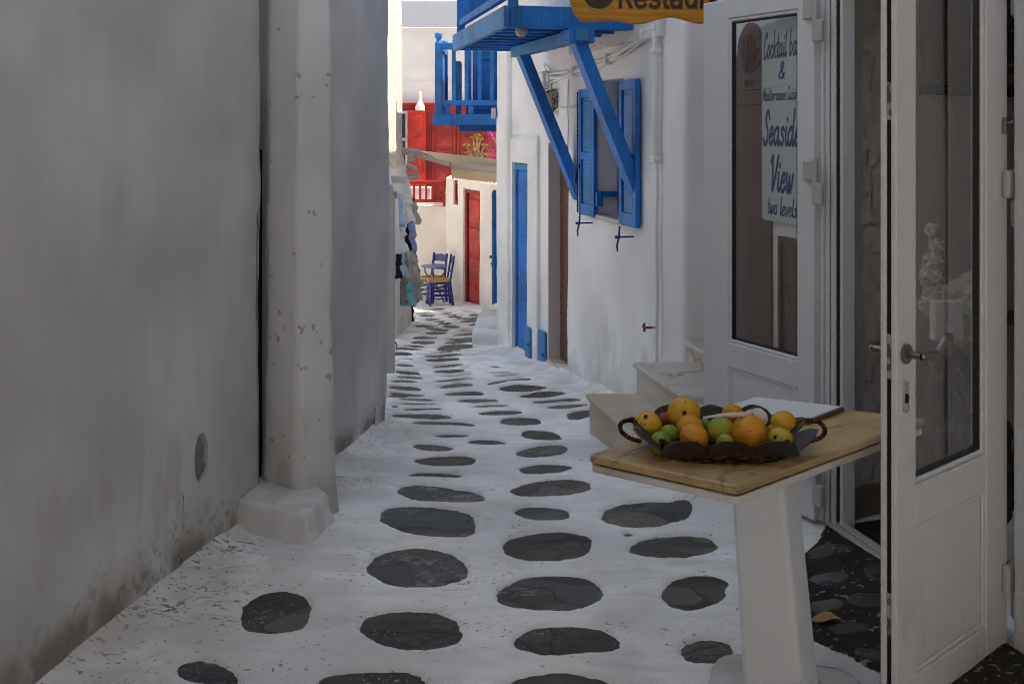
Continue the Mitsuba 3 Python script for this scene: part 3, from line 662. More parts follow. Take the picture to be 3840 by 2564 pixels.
for o, r in ((0.0, 0.017), (0.03, 0.010), (-0.022, 0.008)):
    part(cb, 'cable', tube(spline([M.p(s, 0.03 + 0.01 * math.sin(9 * s + o * 90), z + o + 0.012 * math.sin(7 * s + 60 * o)) for s, z in pts]), r, 8), 'whitewash', True)
for s, z in pts[1:-1:2]: part(cb, 'clip', M(box(s - 0.02, s + 0.02, 0, 0.06, z - 0.03, z + 0.05, 0.006)), 'whitewash')
cr = solo('plaster_ledge', 'cracked plaster ledge along the right house above the cables', 'ledge', wall([PW(0.3, -0.05), PW(0.3, 0.05), PW(2.2, 0.06), PW(2.2, -0.05)], 2.19, 2.6, 0.04, 0.012, 41, 0.03), 'whitewash_flaking', 60)
solo('cable', 'thin cable running down the wall between brown doorway and far blue shutter', 'cable', tube(spline([M.p(2.33, 0.012, 2.0), M.p(2.345, 0.014, 1.75), M.p(2.33, 0.012, 1.6), M.p(2.36, 0.012, 1.45)]), 0.007, 6), 'whitewash', True)
solo('cable', 'short cable curling from the bulkhead lamp to the far blue shutter', 'cable', tube(spline([M.p(2.72, 0.03, 1.70), M.p(2.6, 0.02, 1.76), M.p(2.33, 0.02, 1.755), M.p(2.12, 0.02, 1.77), M.p(2.06, 0.02, 1.70), M.p(2.05, 0.03, 1.6)]), 0.007, 6), 'whitewash', True)
jb = thing('junction_box', 'white wall box with cables above the bulkhead lamp', 'box')
part(jb, 'case', M(box(2.84, 2.99, 0, 0.09, 1.93, 2.09, 0.012)), 'whitewash')
part(jb, 'wire', tube(spline([M.p(2.9, 0.03, 2.09), M.p(2.93, 0.05, 2.16), M.p(2.8, 0.05, 2.13), M.p(2.75, 0.04, 2.08)]), 0.006, 6), 'whitewash', True)
bl = thing('bulkhead_lamp', 'oval bulkhead lamp in a wire cage on the right house wall', 'lamp')
oval = Point(0, 0).buffer(1, 24)
def egg(a, b, d, o):
    m = trimesh.creation.icosphere(3, 1.0); v = np.array(m.vertices); v[:, 1] = np.maximum(v[:, 1], -0.1); m.vertices = v * [a, d, b]; return M(m.apply_translation([o[0], o[1], o[2]]))
part(bl, 'glass_bowl', egg(0.062, 0.088, 0.07, (2.74, 0.045, 1.83)), mat('lamp_glass', plastic((0.55, 0.50, 0.34), 0.1)), True)
part(bl, 'base', M(lathe([(0.0, 0.04), (0.95, 0.04), (1.0, 0.03), (1.0, 0.0), (0, 0.0)], 28).apply_transform(np.array([[0.078, 0, 0, 2.74], [0, 0, 1, 0.005], [0, 0.105, 0, 1.83], [0, 0, 0, 1]]))), 'rusty_metal', 40)
cage = [tube(spline([M.p(2.74 + x, 0.04, 1.83 - 0.09), M.p(2.74 + x, 0.115, 1.83 - 0.06), M.p(2.74 + x, 0.125, 1.83), M.p(2.74 + x, 0.115, 1.83 + 0.06), M.p(2.74 + x, 0.04, 1.83 + 0.09)]), 0.005, 6) for x in (-0.03, 0.03)]
cage += [tube([M.p(2.74 + 0.085 * math.cos(a), 0.085 if True else 0, 1.83 + 0.105 * math.sin(a)) for a in np.linspace(0, 2 * math.pi, 25)], 0.006, 6)]
cage += [tube(spline([M.p(2.655, 0.04, 1.83), M.p(2.68, 0.12, 1.83), M.p(2.80, 0.12, 1.83), M.p(2.825, 0.04, 1.83)]), 0.005, 6)]
part(bl, 'cage', cat(cage), 'rusty_metal', True)
tp = thing('tap', 'small red tap handle on the thin lower pipe', 'tap')
part(tp, 'spout', tube([M.p(0.385, 0.035, 0.30), M.p(0.39, 0.10, 0.30)], 0.008), 'rusty_metal', True)
part(tp, 'handle', cat(M(box(0.375, 0.435, 0.10, 0.110, 0.292, 0.310, 0.003)), M(box(0.394, 0.411, 0.10, 0.113, 0.272, 0.330, 0.003))), 'red_paint')
solo('junction_box', 'little white box at the far corner of the right house beside the far balcony', 'box', box(-0.215, -0.165, 11.0, 11.08, 1.69, 1.80, 0.006), 'white_pvc')
solo('whitewashed_bench', 'whitewashed bench block at the far corner of the right house', 'bench', wall([(-0.42, 11.2), (-0.10, 11.0), (0.1, 12.4), (-0.38, 12.4)], -1.2, -0.50, 0.05, 0.012, 51, 0.06, None, 0.05), 'whitewash', 60)

# balcony on the right house
bc = thing('balcony', 'nearer blue wooden balcony on diagonal braces high on the right house', 'balcony')
dn, df, s0, s1, zb, zt = 0.92, 0.80, 0.75, 3.07, 2.265, 2.41
dq = lambda s: dn + (df - dn) * (s - s0) / (s1 - s0)
part(bc, 'front_fascia', bar(M.p(s0 + 0.02, -0.1, (zb + zt) / 2), M.p(s0 + 0.02, dn - 0.002, (zb + zt) / 2), 0.04, zt - zb), 'blue_paint')
part(bc, 'side_fascia', bar(M.p(s0 + 0.0, dn + 0.02, (zb + zt) / 2), M.p(s1, df + 0.02, (zb + zt) / 2), 0.04, zt - zb - 0.004), 'blue_paint_pale', False, 'worn pale blue side fascia')
for k in range(9):
    s = s0 + 0.13 + k * 0.265
    part(bc, 'joist', bar(M.p(s, -0.1, zb + 0.045), M.p(s, dq(s) - 0.002, zb + 0.045), 0.05, 0.08), 'blue_paint')
for k in range(8):
    d0 = 0.005 + k * 0.108
    part(bc, 'deck_board', bar(M.p(s0 + 0.045, d0 + 0.05, zb + 0.10), M.p(s1, (d0 + 0.05) * 0.87, zb + 0.10), 0.10, 0.022), 'blue_paint')
part(bc, 'beam', bar(M.p(0.66, 0.44, zb - 0.045), M.p(2.45, 0.43, zb - 0.045), 0.09, 0.085), 'blue_paint_pale')
part(bc, 'beam_block', M(box(0.68, 0.88, 0.35, 0.53, zb - 0.10, zb - 0.005, 0.006)), 'blue_paint')
for s in (0.79, 2.21):
    part(bc, 'brace', bar(M.p(s, 0.44, zb - 0.07), M.p(s, -0.06, 0.99), 0.085, 0.125, up=M.p(1, 0)-M.p(0, 0)), 'blue_paint')
zr = zt + 0.01
def rail_run(t, pa, pb, n, z0, z1, mt, r=0.011, posts=True):
    pa, pb = np.array(pa), np.array(pb)
    part(t, 'bottom_rail', bar([*pa, z0 + 0.09], [*pb, z0 + 0.09], 0.05, 0.055), mt); part(t, 'handrail', bar([*pa, z1], [*pb, z1], 0.06, 0.05), mt)
    for k in range(1, n):
        p = pa + (pb - pa) * k / n; part(t, 'baluster', box(p[0] - r, p[0] + r, p[1] - r, p[1] + r, z0 + 0.12, z1 - 0.026, 0.002), mt)
for q in (PW(s0 + 0.03, dn - 0.03), PW(s1 - 0.03, df - 0.03), PW(s0 + 0.03, 0.02)):
    part(bc, 'post', box(q[0] - 0.035, q[0] + 0.035, q[1] - 0.035, q[1] + 0.035, zt - 0.02, 3.35, 0.006), 'blue_paint')
rail_run(bc, PW(s0 + 0.08, dn - 0.03), PW(s1 - 0.07, df - 0.03), 26, zr, 3.28, 'blue_paint', 0.016)
rail_run(bc, PW(s0 + 0.03, dn - 0.07), PW(s0 + 0.03, 0.06), 8, zr, 3.28, 'blue_paint', 0.016)
cl = thing('ceiling_lamp', 'small white globe lamp under the corner of the nearer balcony', 'lamp')
part(cl, 'globe', trimesh.creation.icosphere(3, 0.042).apply_translation(M.p(0.90, 0.80, zb - 0.012)), 'white_pvc', True)
part(cl, 'rose', lathe([(0, 0.02), (0.03, 0.02), (0.034, 0), (0, 0)], 20, M.p(0.90, 0.80, zb + 0.005)), 'white_pvc', 40)

# ------------------------------------------------------------------ marble stairs beside the right house
stp = thing('marble_stairs', 'worn veined marble steps climbing right between house and open glass door', 'stairs')
ND = np.array([0.203, -1.0]) / math.hypot(0.203, 1.0)
def step(x0, zt_, zb_, dep, slabt=0.032):
    a = np.array([x0, 6.57]); b = a + ND * 1.12; c = b + [dep, 0]; d = a + [dep, 0]
    riser = prism(Polygon([a + [0.022, 0], b + [0.022, 0], b + [0.05, 0], a + [0.05, 0]]), zt_ - slabt - zb_ - 0.001).apply_translation([0, 0, zb_])
    core = prism(Polygon([a + [0.051, 0], b + [0.051, 0], c, d]), zt_ - slabt - zb_ - 0.002).apply_translation([0, 0, zb_])
    P = np.array([a, b, c, d]); z0 = zt_ - slabt
    tread = hull([(*q, z) for q in [a + [.006, 0], b + [.006, 0], c, d] for z in (z0, zt_)] + [(*q, z) for q in (a, b) for z in (z0 + .008, zt_ - .008)])
    part(stp, 'tread', tread, 'marble_step'); part(stp, 'riser', riser, 'marble_step'); part(stp, 'core', core, 'whitewash')
step(0.455, -0.036, -0.42, 0.34); step(0.745, 0.157, -0.068, 0.36); step(1.06, 0.288, 0.125, 0.36); step(1.36, 0.43, 0.256, 0.36); step(1.66, 0.57, 0.398, 0.6)

# ------------------------------------------------------------------ restaurant on the right
RW = Frame((1.26, 4.30), (-0.241, 0.970))          # a: along the wall away from the camera, b: outward
rh = thing('restaurant_house', 'restaurant house with open white glass doors filling the right foreground', 'house')
rp = lambda a, b: tuple(RW.p(a, b)[:2])
end = wall([rp(1.05, 0), rp(0.07, 0), rp(0.07, -0.3), rp(0.75, -0.3), (3.6, 5.0), (3.6, 5.33), (1.25, 5.36)], -0.6, 8.4, 0.06, 0.007, 61, 0.03)
part(rh, 'wall', end, 'whitewash', 40)
near = wall([rp(-1.20, 0), rp(-8.0, 0), rp(-8.0, -3.0), rp(-1.20, -0.35)], -0.3, 8.4, 0.1, 0.007, 63, 0.03)
part(rh, 'wall', near, 'whitewash', 40)
part(rh, 'lintel', RW(box(-1.199, 0.069, -0.28, -0.004, 2.30, 8.4, 0.01)), 'whitewash')
part(rh, 'upper_floor', hull([(*q, z) for q in (rp(0.70, -0.305), rp(0.06, -0.305), rp(-1.19, -0.305), (3.9, 1.1), (3.9, 5.15)) for z in (2.55, 8.4)]), 'whitewash')
part(rh, 'added_sun_wall', box(2.15, 3.6, 5.20, 6.95, -0.5, 9.4, 0.02), 'whitewash')  # unseen tall wall added to stop sun entering through the stair gap
part(rh, 'reveal_stucco', RW(box(0.050, 0.0695, -0.305, -0.093, 0.13, 2.299, 0.004)), 'stucco_inner')
part(rh, 'reveal_base', RW(box(0.044, 0.0695, -0.305, -0.093, 0.0, 0.129, 0.004)), 'indoor_tan')
# inner room
iw = Frame((1.40, 4.37), (0.853, 0.522))
inner = thing('indoor_wall', 'rough grey stucco wall with a dado rail inside the restaurant doorway', 'wall')
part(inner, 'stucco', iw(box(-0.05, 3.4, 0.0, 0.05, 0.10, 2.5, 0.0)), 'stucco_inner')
M_ = lambda m: m
iwf = Frame((1.40, 4.37), (-0.853, -0.522))        # its n points to the room
def onwall(a0, a1, z0, z1, d): return iwf(box(-a1, -a0, 0, d, z0, z1, 0.004))
part(inner, 'baseboard', onwall(-0.03, 3.3, -0.02, 0.13, 0.018), 'indoor_tan')
part(inner, 'dado_rail', onwall(0.85, 3.3, 0.70, 0.76, 0.022), 'indoor_tan')
part(inner, 'picture_rail', onwall(0.40, 3.3, 1.74, 1.78, 0.03), 'hole_dark')
part(inner, 'frieze', onwall(0.40, 3.3, 1.781, 2.2, 0.012), 'indoor_tan')
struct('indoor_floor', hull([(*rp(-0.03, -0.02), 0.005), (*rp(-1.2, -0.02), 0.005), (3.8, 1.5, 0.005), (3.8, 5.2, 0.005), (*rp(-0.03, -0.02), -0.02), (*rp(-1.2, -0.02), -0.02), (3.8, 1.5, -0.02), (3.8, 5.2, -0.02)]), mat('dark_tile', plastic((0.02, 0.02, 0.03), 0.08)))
far = thing('indoor_wall', 'back wall deep inside the restaurant', 'wall')
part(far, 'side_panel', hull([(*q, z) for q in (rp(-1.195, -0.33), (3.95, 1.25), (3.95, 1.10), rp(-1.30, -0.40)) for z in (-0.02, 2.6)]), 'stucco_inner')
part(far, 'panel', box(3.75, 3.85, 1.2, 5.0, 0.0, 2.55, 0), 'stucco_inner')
# door frame
df_ = thing('door_frame', 'white metal frame of the open restaurant doorway with rubber grooves', 'frame')
for a0, a1, b0, b1, mt in ((0.004, 0.066, -0.05, 0.012, 'white_metal'), (-0.018, 0.003, -0.062, 0.000, 'white_metal'), (-0.024, -0.019, -0.06, -0.012, 'black_rubber'), (-0.050, -0.025, -0.075, -0.010, 'white_metal'), (-0.056, -0.051, -0.075, -0.02, 'black_rubber'), (-0.075, -0.057, -0.09, -0.03, 'white_metal')):
    part(df_, 'jamb' if mt == 'white_metal' else 'seal', RW(box(a0, a1, b0, b1, 0.008, 2.29, 0.004)), mt)
part(df_, 'jamb', RW(box(-1.19, -1.10, -0.06, 0.008, 0.008, 2.29, 0.004)), 'white_metal')
part(df_, 'jamb', RW(box(-1.099, -1.075, -0.08, -0.01, 0.008, 2.29, 0.004)), 'white_metal')
part(df_, 'head', RW(box(-1.074, -0.076, -0.06, 0.005, 2.22, 2.29, 0.004)), 'white_metal')
part(df_, 'threshold', cat(RW(box(-1.09, -0.02, -0.055, -0.02, 0.008, 0.03, 0.003)), RW(box(-1.09, -0.02, -0.019, 0.01, 0.008, 0.022, 0.003))), 'white_pvc')

def leaf(hinge, u, L, label, zglass, hw, sw):
    t = thing('glass_door', label, 'door'); F_ = Frame(hinge, u)
    th, z0, z1 = 0.046, 0.022, 2.17
    B = lambda a0, a1, b0, b1, c0, c1, b=0.003: F_(box(a0, a1, b0, b1, c0, c1, b))
    part(t, 'stile', cat(B(0, hw, -th, 0, z0, z1), B(-0.012, 0.0, -th, -th + 0.012, z0, z1)), 'white_metal')
    part(t, 'stile', cat(B(L - sw, L - 0.001, -th * 0.36, 0, z0, z1), B(L - sw, L, -th, -th * 0.64, z0, z1)), 'white_metal')
    part(t, 'edge_groove', B(L - sw, L - 0.006, -th * 0.64 + 0.0005, -th * 0.36 - 0.0005, z0, z1, 0.0), 'hole_dark')
    rails = ((z0, 0.115), (zglass - 0.12, zglass - 0.012), (z1 - 0.085, z1))
    for a, b in rails: part(t, 'rail', B(hw + 0.0006, L - sw - 0.0006, -th + 0.001, -0.001, a, b), 'white_metal')
    gz0, gz1 = zglass - 0.012, z1 - 0.085
    gx0, gx1 = hw, L - sw
    bead = []
    for (a0, a1, c0, c1) in ((gx0, gx0 + 0.016, gz0, gz1), (gx1 - 0.016, gx1, gz0, gz1), (gx0 + 0.0165, gx1 - 0.0165, gz0, gz0 + 0.016), (gx0 + 0.0165, gx1 - 0.0165, gz1 - 0.016, gz1)):
        bead.append(B(a0 + 0.0004, a1, -th + 0.006, -0.007, c0 + 0.0004, c1, 0.004))
    part(t, 'glazing_bead', cat(bead), 'white_metal')
    g2 = []
    for (a0, a1, c0, c1) in ((gx0 + 0.0165, gx0 + 0.024, gz0 + 0.017, gz1 - 0.017), (gx1 - 0.024, gx1 - 0.0165, gz0 + 0.017, gz1 - 0.017), (gx0 + 0.0245, gx1 - 0.0245, gz0 + 0.017, gz0 + 0.024), (gx0 + 0.0245, gx1 - 0.0245, gz1 - 0.024, gz1 - 0.017)):
        g2.append(B(a0, a1, -0.034, -0.013, c0, c1, 0.001))
    part(t, 'gasket', cat(g2), 'black_rubber')
    gl = trimesh.Trimesh([[gx0 + 0.02, -0.022, gz0 + 0.02], [gx1 - 0.02, -0.022, gz0 + 0.02], [gx1 - 0.02, -0.022, gz1 - 0.02], [gx0 + 0.02, -0.022, gz1 - 0.02]], [[0, 2, 1], [0, 3, 2]])
    part(t, 'glass_pane', F_(gl), 'glass')
    pz0, pz1 = 0.115, zglass - 0.12
    part(t, 'panel', B(hw + 0.001, L - sw - 0.001, -0.034, -0.014, pz0 + 0.001, pz1 - 0.001, 0.0), 'white_metal')
    part(t, 'panel_bead', cat(B(hw + 0.0006, hw + 0.014, -0.0135, -0.006, pz0 + 0.0006, pz1 - 0.0006), B(L - sw - 0.014, L - sw - 0.0006, -0.0135, -0.006, pz0 + 0.0006, pz1 - 0.0006),
                              B(hw + 0.0145, L - sw - 0.0145, -0.0135, -0.006, pz0 + 0.0006, pz0 + 0.014), B(hw + 0.0145, L - sw - 0.0145, -0.0135, -0.006, pz1 - 0.014, pz1 - 0.0006)), 'white_metal')
    for z in (0.187, 1.383, 2.03):
        h = part(t, 'hinge', cat(B(-0.034, 0.044, 0.0005, 0.024, z + 0.002, z + 0.088, 0.007), B(-0.066, -0.012, 0.002, 0.028, z - 0.092, z - 0.002, 0.007)), 'white_pvc')
        part(h, 'pin', F_(tube([(-0.028, 0.020, z - 0.014), (-0.028, 0.020, z + 0.092)], 0.013, 14)), 'white_pvc', 40)
    return t, F_, L, th
la_, FA, LA, TH = leaf((1.2115, 4.288), (-0.4645, 0.8855), 0.7137, 'far white glass door leaf standing open behind the fruit table', 0.655, 0.090, 0.172)
lb_, FB, LB, TH = leaf((1.516, 3.27), (-0.748, -0.664), 0.668, 'near white glass door leaf with steel lever handle at the right edge', 0.640, 0.140, 0.105)
def lever(t, F_, a, z, side):
    b = 0.0 if side > 0 else -TH; s = side
    hd = part(t, 'handle', cat(F_(tube([(a, b, z), (a, b + s * 0.045, z)], 0.010, 14)), F_(tube(spline([(a, b + s * 0.045, z), (a - 0.01, b + s * 0.052, z), (a - 0.066, b + s * 0.052, z - 0.003), (a - 0.088, b + s * 0.053, z + 0.010), (a - 0.120, b + s * 0.052, z + 0.032), (a - 0.150, b + s * 0.05, z + 0.034)]), 0.0105, 14))), 'grey_metal', 40)
    r = lathe([(0.027, 0), (0.027, 0.006), (0.022, 0.010), (0.0, 0.010)], 26)
    part(hd, 'rose', F_(reaxis(r, [1, 0, 0], [0, 0, 1] if s < 0 else [0, 0, -1], [0, s, 0], [a, b + s * 0.0005, z])), 'grey_metal', 40)
    e = Polygon([(-0.5, 0), (0.5, 0)] + []) if False else LineString([(0, -0.028), (0, 0.028)]).buffer(0.014)
    k = prism(e, 0.006)
    part(hd, 'keyhole_plate', F_(reaxis(k, [1, 0, 0], [0, 0, 1], [0, -1, 0], [a + 0.004, b + (0.0065 if s > 0 else -0.0005), z - 0.115])), 'steel')
    part(hd, 'key_slot', F_(box(a - 0.001, a + 0.009, b + (0.0066 if s > 0 else -0.010), b + (0.010 if s > 0 else -0.0066), z - 0.13, z - 0.105, 0.001)), 'hole_dark')
lever(lb_, FB, LB - 0.048, 0.995, 1); lever(lb_, FB, LB - 0.048, 0.995, -1)
part(lb_, 'stay_hook', cat(FB(box(0.028, 0.040, 0.0, 0.012, 1.58, 1.63, 0.002)), FB(tube(spline([(0.034, 0.012, 1.61), (0.02, 0.03, 1.618), (-0.03, 0.02, 1.605), (-0.25, -0.03, 1.60)]), 0.004, 8))), 'grey_metal', True)
part(lb_, 'bolt_plate', cat(FB(box(LB - 0.0057, LB - 0.004, -0.028, -0.018, 1.62, 1.72, 0)), FB(box(LB - 0.0057, LB - 0.004, -0.028, -0.018, 0.93, 1.05, 0)), FB(box(LB - 0.0057, LB - 0.004, -0.028, -0.018, 0.25, 0.36, 0))), 'rusty_metal')
part(la_, 'ring_pull', FA(tube([(0.20 + 0.016 * math.cos(x), 0.001, 0.40 + 0.022 * math.sin(x)) for x in np.linspace(0, 6.28, 20)], 0.003, 6)), 'grey_metal', True)

# carved board, lower board and lettered sign on the restaurant wall, seen through the far leaf
wbd = thing('carved_board', 'tall brown wooden board with a carved shell crown seen through the far glass door', 'board')
RS = lambda poly, depth, b, a0=0.0, z0=0.0: reaxis(prism(poly, depth), [0.241, -0.970, 0], [0, 0, 1], [-0.970, -0.241, 0], RW.p(a0, b, z0))
bw = 0.40
body = Polygon([(0, 0.02), (bw, 0.02), (bw, 1.77), (0, 1.77)])
part(wbd, 'board', RS(body, 0.012, 0.003, 0.83), 'carved_wood')
crown = Polygon([(0.0, 1.775), (bw, 1.775), (bw, 1.83)] + [(bw / 2 + (0.13 + 0.012 * abs(math.sin(4.5 * t))) * math.cos(t) * (1 if t > 0.3 else 1.2), 1.86 + 0.20 * math.sin(t) + 0.02) for t in np.linspace(0.05, math.pi - 0.05, 60)] + [(0, 1.83)])
cr_ = part(wbd, 'shell_crown', RS(crown.buffer(0), 0.016, 0.003, 0.83), 'carved_wood')
for t in np.linspace(0.35, math.pi - 0.35, 8):
    part(cr_, 'shell_rib', tube(spline([RW.p(0.83 - bw / 2 - r * 0.13 * math.cos(t) / 0.13 * 0.13 / 0.13 * 0.12 / 0.12, 0.021, 1.84 + r * 0.2 / 0.13 * math.sin(t) * 0.13 / 0.13) for r in (0.02, 0.06, 0.10, 0.125)], 4), [0.004] * 3 + [0.009] * 10, 6), 'carved_wood', True)
for sgn in (-1, 1):
    c = [RW.p(0.83 - bw / 2 - sgn * (0.025 + 0.018 * (1 - x / 9) * math.cos(x)), 0.020, 1.80 + 0.022 * (1 - x / 9) * math.sin(x)) for x in np.linspace(0, 8, 30)]
    part(cr_, 'scroll', tube(c, 0.0045, 6), 'carved_wood', True)
part(wbd, 'groove', RS(Polygon([(0.002, 1.700), (bw - 0.002, 1.700), (bw - 0.002, 1.704), (0.002, 1.704)]), 0.0012, 0.0152, 0.83), 'letter_brown')
lb2 = thing('menu_box', 'brown framed wooden panel below the lettered sign behind the far glass door', 'panel')
part(lb2, 'panel', RS(Polygon([(0, 0.1), (0.24, 0.1), (0.24, 1.13), (0, 1.13)]), 0.008, 0.004, 0.36), 'carved_wood')
part(lb2, 'frame', RS(Polygon([(0, 0.1), (0.24, 0.1), (0.24, 1.13), (0, 1.13)], [[(0.025, 0.13), (0.215, 0.13), (0.215, 1.10), (0.025, 1.10)]]), 0.006, 0.0125, 0.36), 'carved_wood')

G_ = dict(
 a=([[(1,.8),(.6,1),(.15,.7),(.1,.25),(.4,0),(.8,.3),(1,.9)],[(1,.95),(.95,.3),(1.1,0),(1.35,.2)]],1.3), b=([[(.25,2),(.15,1),(.15,.2),(.4,0),(.85,.3),(.85,.8),(.5,1),(.2,.7)]],1.1),
 c=([[(.9,.8),(.6,1),(.2,.7),(.1,.3),(.4,0),(.9,.2)]],1.0), d=([[(1,.8),(.6,1),(.15,.7),(.1,.25),(.4,0),(.8,.3),(1,.9)],[(1.1,2),(1,.3),(1.15,0),(1.4,.2)]],1.35),
 e=([[(.15,.45),(.7,.6),(.8,.9),(.5,1),(.15,.6),(.2,.15),(.5,0),(.95,.25)]],.98), i=([[(.25,1),(.2,.25),(.4,0),(.65,.2)],[(.35,1.42),(.38,1.5)]],.6),
 k=([[(.25,2),(.15,1),(.12,0)],[(.9,1),(.2,.45),(.5,.5),(.85,.05),(1.1,.1)]],1.08), l=([[(.3,2),(.2,.6),(.35,0),(.6,.2)]],.55),
 n=([[(.2,1),(.15,0)],[(.15,.5),(.5,.95),(.8,.9),(.8,.25),(1,0),(1.2,.2)]],1.2), o=([[(.5,1),(.12,.6),(.25,.05),(.7,.1),(.9,.6),(.6,1),(.42,.93)]],1.0),
 r=([[(.2,1),(.15,0)],[(.15,.5),(.45,.95),(.8,.95)]],.85), s=([[(.85,.85),(.5,1),(.25,.75),(.6,.5),(.75,.2),(.4,0),(.05,.15)]],.95),
 t=([[(.45,1.7),(.3,.4),(.5,0),(.8,.2)],[(.05,1.05),(.75,1.1)]],.78), u=([[(.2,1),(.15,.3),(.4,0),(.8,.4),(.9,1)],[(.9,1),(.85,.25),(1.05,0),(1.3,.2)]],1.25),
 v=([[(.1,1),(.35,.0),(.6,.3),(.85,1)]],.95), w=([[(.1,1),(.3,0),(.5,.2),(.65,.9),(.8,0),(1.05,.3),(1.25,1)]],1.3), M=([[(.1,0),(.4,1.9),(.8,.3),(1.3,1.9),(1.5,.1),(1.75,.1)]],1.8),
 C=([[(1.2,1.6),(.9,1.95),(.4,1.6),(.1,.8),(.3,.05),(.8,.05),(1.2,.5)]],1.25), S=([[(1.2,1.6),(.9,1.95),(.45,1.7),(.5,1.25),(.95,.8),(.9,.2),(.4,0),(0,.3)]],1.25), V=([[(.1,1.6),(.4,1.95),(.5,1),(.65,0),(1.1,1),(1.4,1.95)]],1.35))
G_['&'] = ([[(1.2,.6),(.8,.05),(.3,.1),(.25,.6),(.8,1.2),(.75,1.7),(.4,1.7),(.4,1.2),(1.2,0)]], 1.3)
def script(text, xh, width=None, pen=0.17, slant=0.22):
    """brush script of single strokes as a shapely shape, baseline at y=0, from x=0"""
    x, out = 0.0, []
    for ch in text:
        if ch == ' ': x += 0.8; continue
        st, adv = G_[ch]
        for s in st:
            p = spline(s, 7); p[:, 0] += x + slant * p[:, 1]
            out.append(LineString(p).buffer(pen / 2 * (1.15 if ch.isupper() else 1.0)))
        x += adv + 0.08
    g = shapely.union_all(out)
    k = (width / (x - 0.1)) if width else xh
    return shapely.affinity.scale(g, k, xh, origin=(0, 0))
import shapely.affinity
sg = thing('lettered_sign', 'pale green sign with blue script lettering seen through the far glass door', 'sign')
sgp = Polygon([(0, 0), (0.35, 0.0), (0.35, 0.90), (0, 0.86)]).buffer(-0.02).buffer(0.02)
A0 = 0.50
part(sg, 'board', RS(sgp, 0.005, 0.0165, A0, 1.19), 'sign_board')
for word, z, xh, x0, wd, pen in (('Cocktail bar', 1.905, 0.056, 0.016, 0.318, .21), ('&', 1.81, 0.040, 0.150, 0.056, .22), ('Mediterranean Cuisine', 1.718, 0.028, 0.010, 0.325, .17), ('Seaside', 1.525, 0.074, 0.012, 0.318, .25), ('View', 1.325, 0.076, 0.070, 0.205, .25), ('two levels', 1.222, 0.038, 0.050, 0.262, .21)):
    w_ = part(sg, 'lettering', RS(script(word, xh, wd, pen), 0.0015, 0.0217, A0 - x0, z), 'ink_blue')
for z in (1.775, 1.675): part(sg, 'line', RS(Polygon([(0.004, 0), (0.346, 0.006), (0.346, 0.008), (0.004, 0.002)]), 0.0008, 0.0217, A0, z), 'sign_line')

# hanging wooden restaurant sign
rs = thing('wooden_sign', 'varnished wooden restaurant sign with wavy lower edge hanging at the top', 'sign')
xs_ = np.linspace(0.36, 1.26, 40)
low_ = [(x, 2.158 - 0.014 * math.sin((x - 0.4) * 9) - 0.01 * math.sin(x * 21) - (0.02 * math.exp(-((x - 0.98) / 0.12) ** 2))) for x in xs_]
sp = Polygon([(0.285, 2.34), (0.300, 2.26), (0.325, 2.19)] + low_ + [(1.29, 2.20), (1.30, 2.40), (1.25, 2.55), (0.9, 2.58), (0.5, 2.55), (0.30, 2.50)])
XZ = lambda poly, depth, y: reaxis(prism(poly, depth), [1, 0, 0], [0, 0, 1], [0, -1, 0], [0, y, 0])
core_ = XZ(sp.buffer(-0.006), 0.036, 5.60); rim = XZ(sp, 0.026, 5.595)
part(rs, 'board', cat(core_, rim), 'varnished_wood')
tx = meshkit.text_mesh('Restaurant', 0.115, 0.004, True); ex = tx.bounds
tx.apply_translation([-ex[0, 0], 0, 0]); tx.apply_scale([0.66 / (ex[1, 0] - ex[0, 0]), 1, 1])
part(rs, 'lettering', reaxis(tx, [1, 0, 0], [0, 0, 1], [0, -1, 0], [0.555, 5.5638, 2.222]), 'letter_brown')
part(rs, 'emblem', XZ(Point(0.452, 2.30).buffer(0.082), 0.004, 5.5638), 'letter_brown')
part(rs, 'emblem_ring', XZ(Point(0.452, 2.30).buffer(0.095).difference(Point(0.452, 2.30).buffer(0.086)), 0.003, 5.5638), mat('letter_yellow', plastic((0.5, 0.34, 0.02), 0.3)))
for x in (0.5, 1.1): part(rs, 'hanger', tube([(x, 5.58, 2.54), (x, 5.58, 2.75)], 0.006), 'rusty_metal', 40)
part(rs, 'bracket', tube([(0.4, 5.58, 2.75), (1.6, 5.58, 2.75), (1.62, 5.4, 2.75), (1.62, 5.2, 2.75)], 0.012), 'rusty_metal', 40)

# ------------------------------------------------------------------ indoor things seen through the near leaf
def rock(c, r, seed, sq=(1, 1, 1)):
    m = trimesh.creation.icosphere(4, 1.0); v = np.array(m.vertices); d = 0.65 + 0.7 * meshkit.fbm(v * 1.6 + seed, 4, seed) + 0.35 * (meshkit.noise(v * 5 + seed, seed) - .5)
    m.vertices = v * d[:, None] * r * np.array(sq) + np.array(c); return m
pd = thing('stone_pedestal', 'dark rough stone pedestal inside, behind the near glass door', 'pedestal')
bx, by = 1.62, 3.83
part(pd, 'block', rock((bx, by, 0.42), 0.15, 4, (1.0, 0.9, 2.6)), mat('dark_rock', bump(diffuse((0.10, 0.095, 0.09)), lambda p, n, uv: 0.01 * fbm(p.x * 40, p.y * 40, p.z * 40), 1.0)), 30)
solo('rough_rock', 'pale rough rock on the pedestal behind the near glass door', 'rock', rock((bx + 0.03, by, 0.94), 0.125, 9, (0.9, 0.9, 1.0)), mat('pale_rock', bump(diffuse((0.36, 0.33, 0.26)), lambda p, n, uv: 0.012 * fbm(p.x * 40, p.y * 40, p.z * 40), 1.0)), 30)
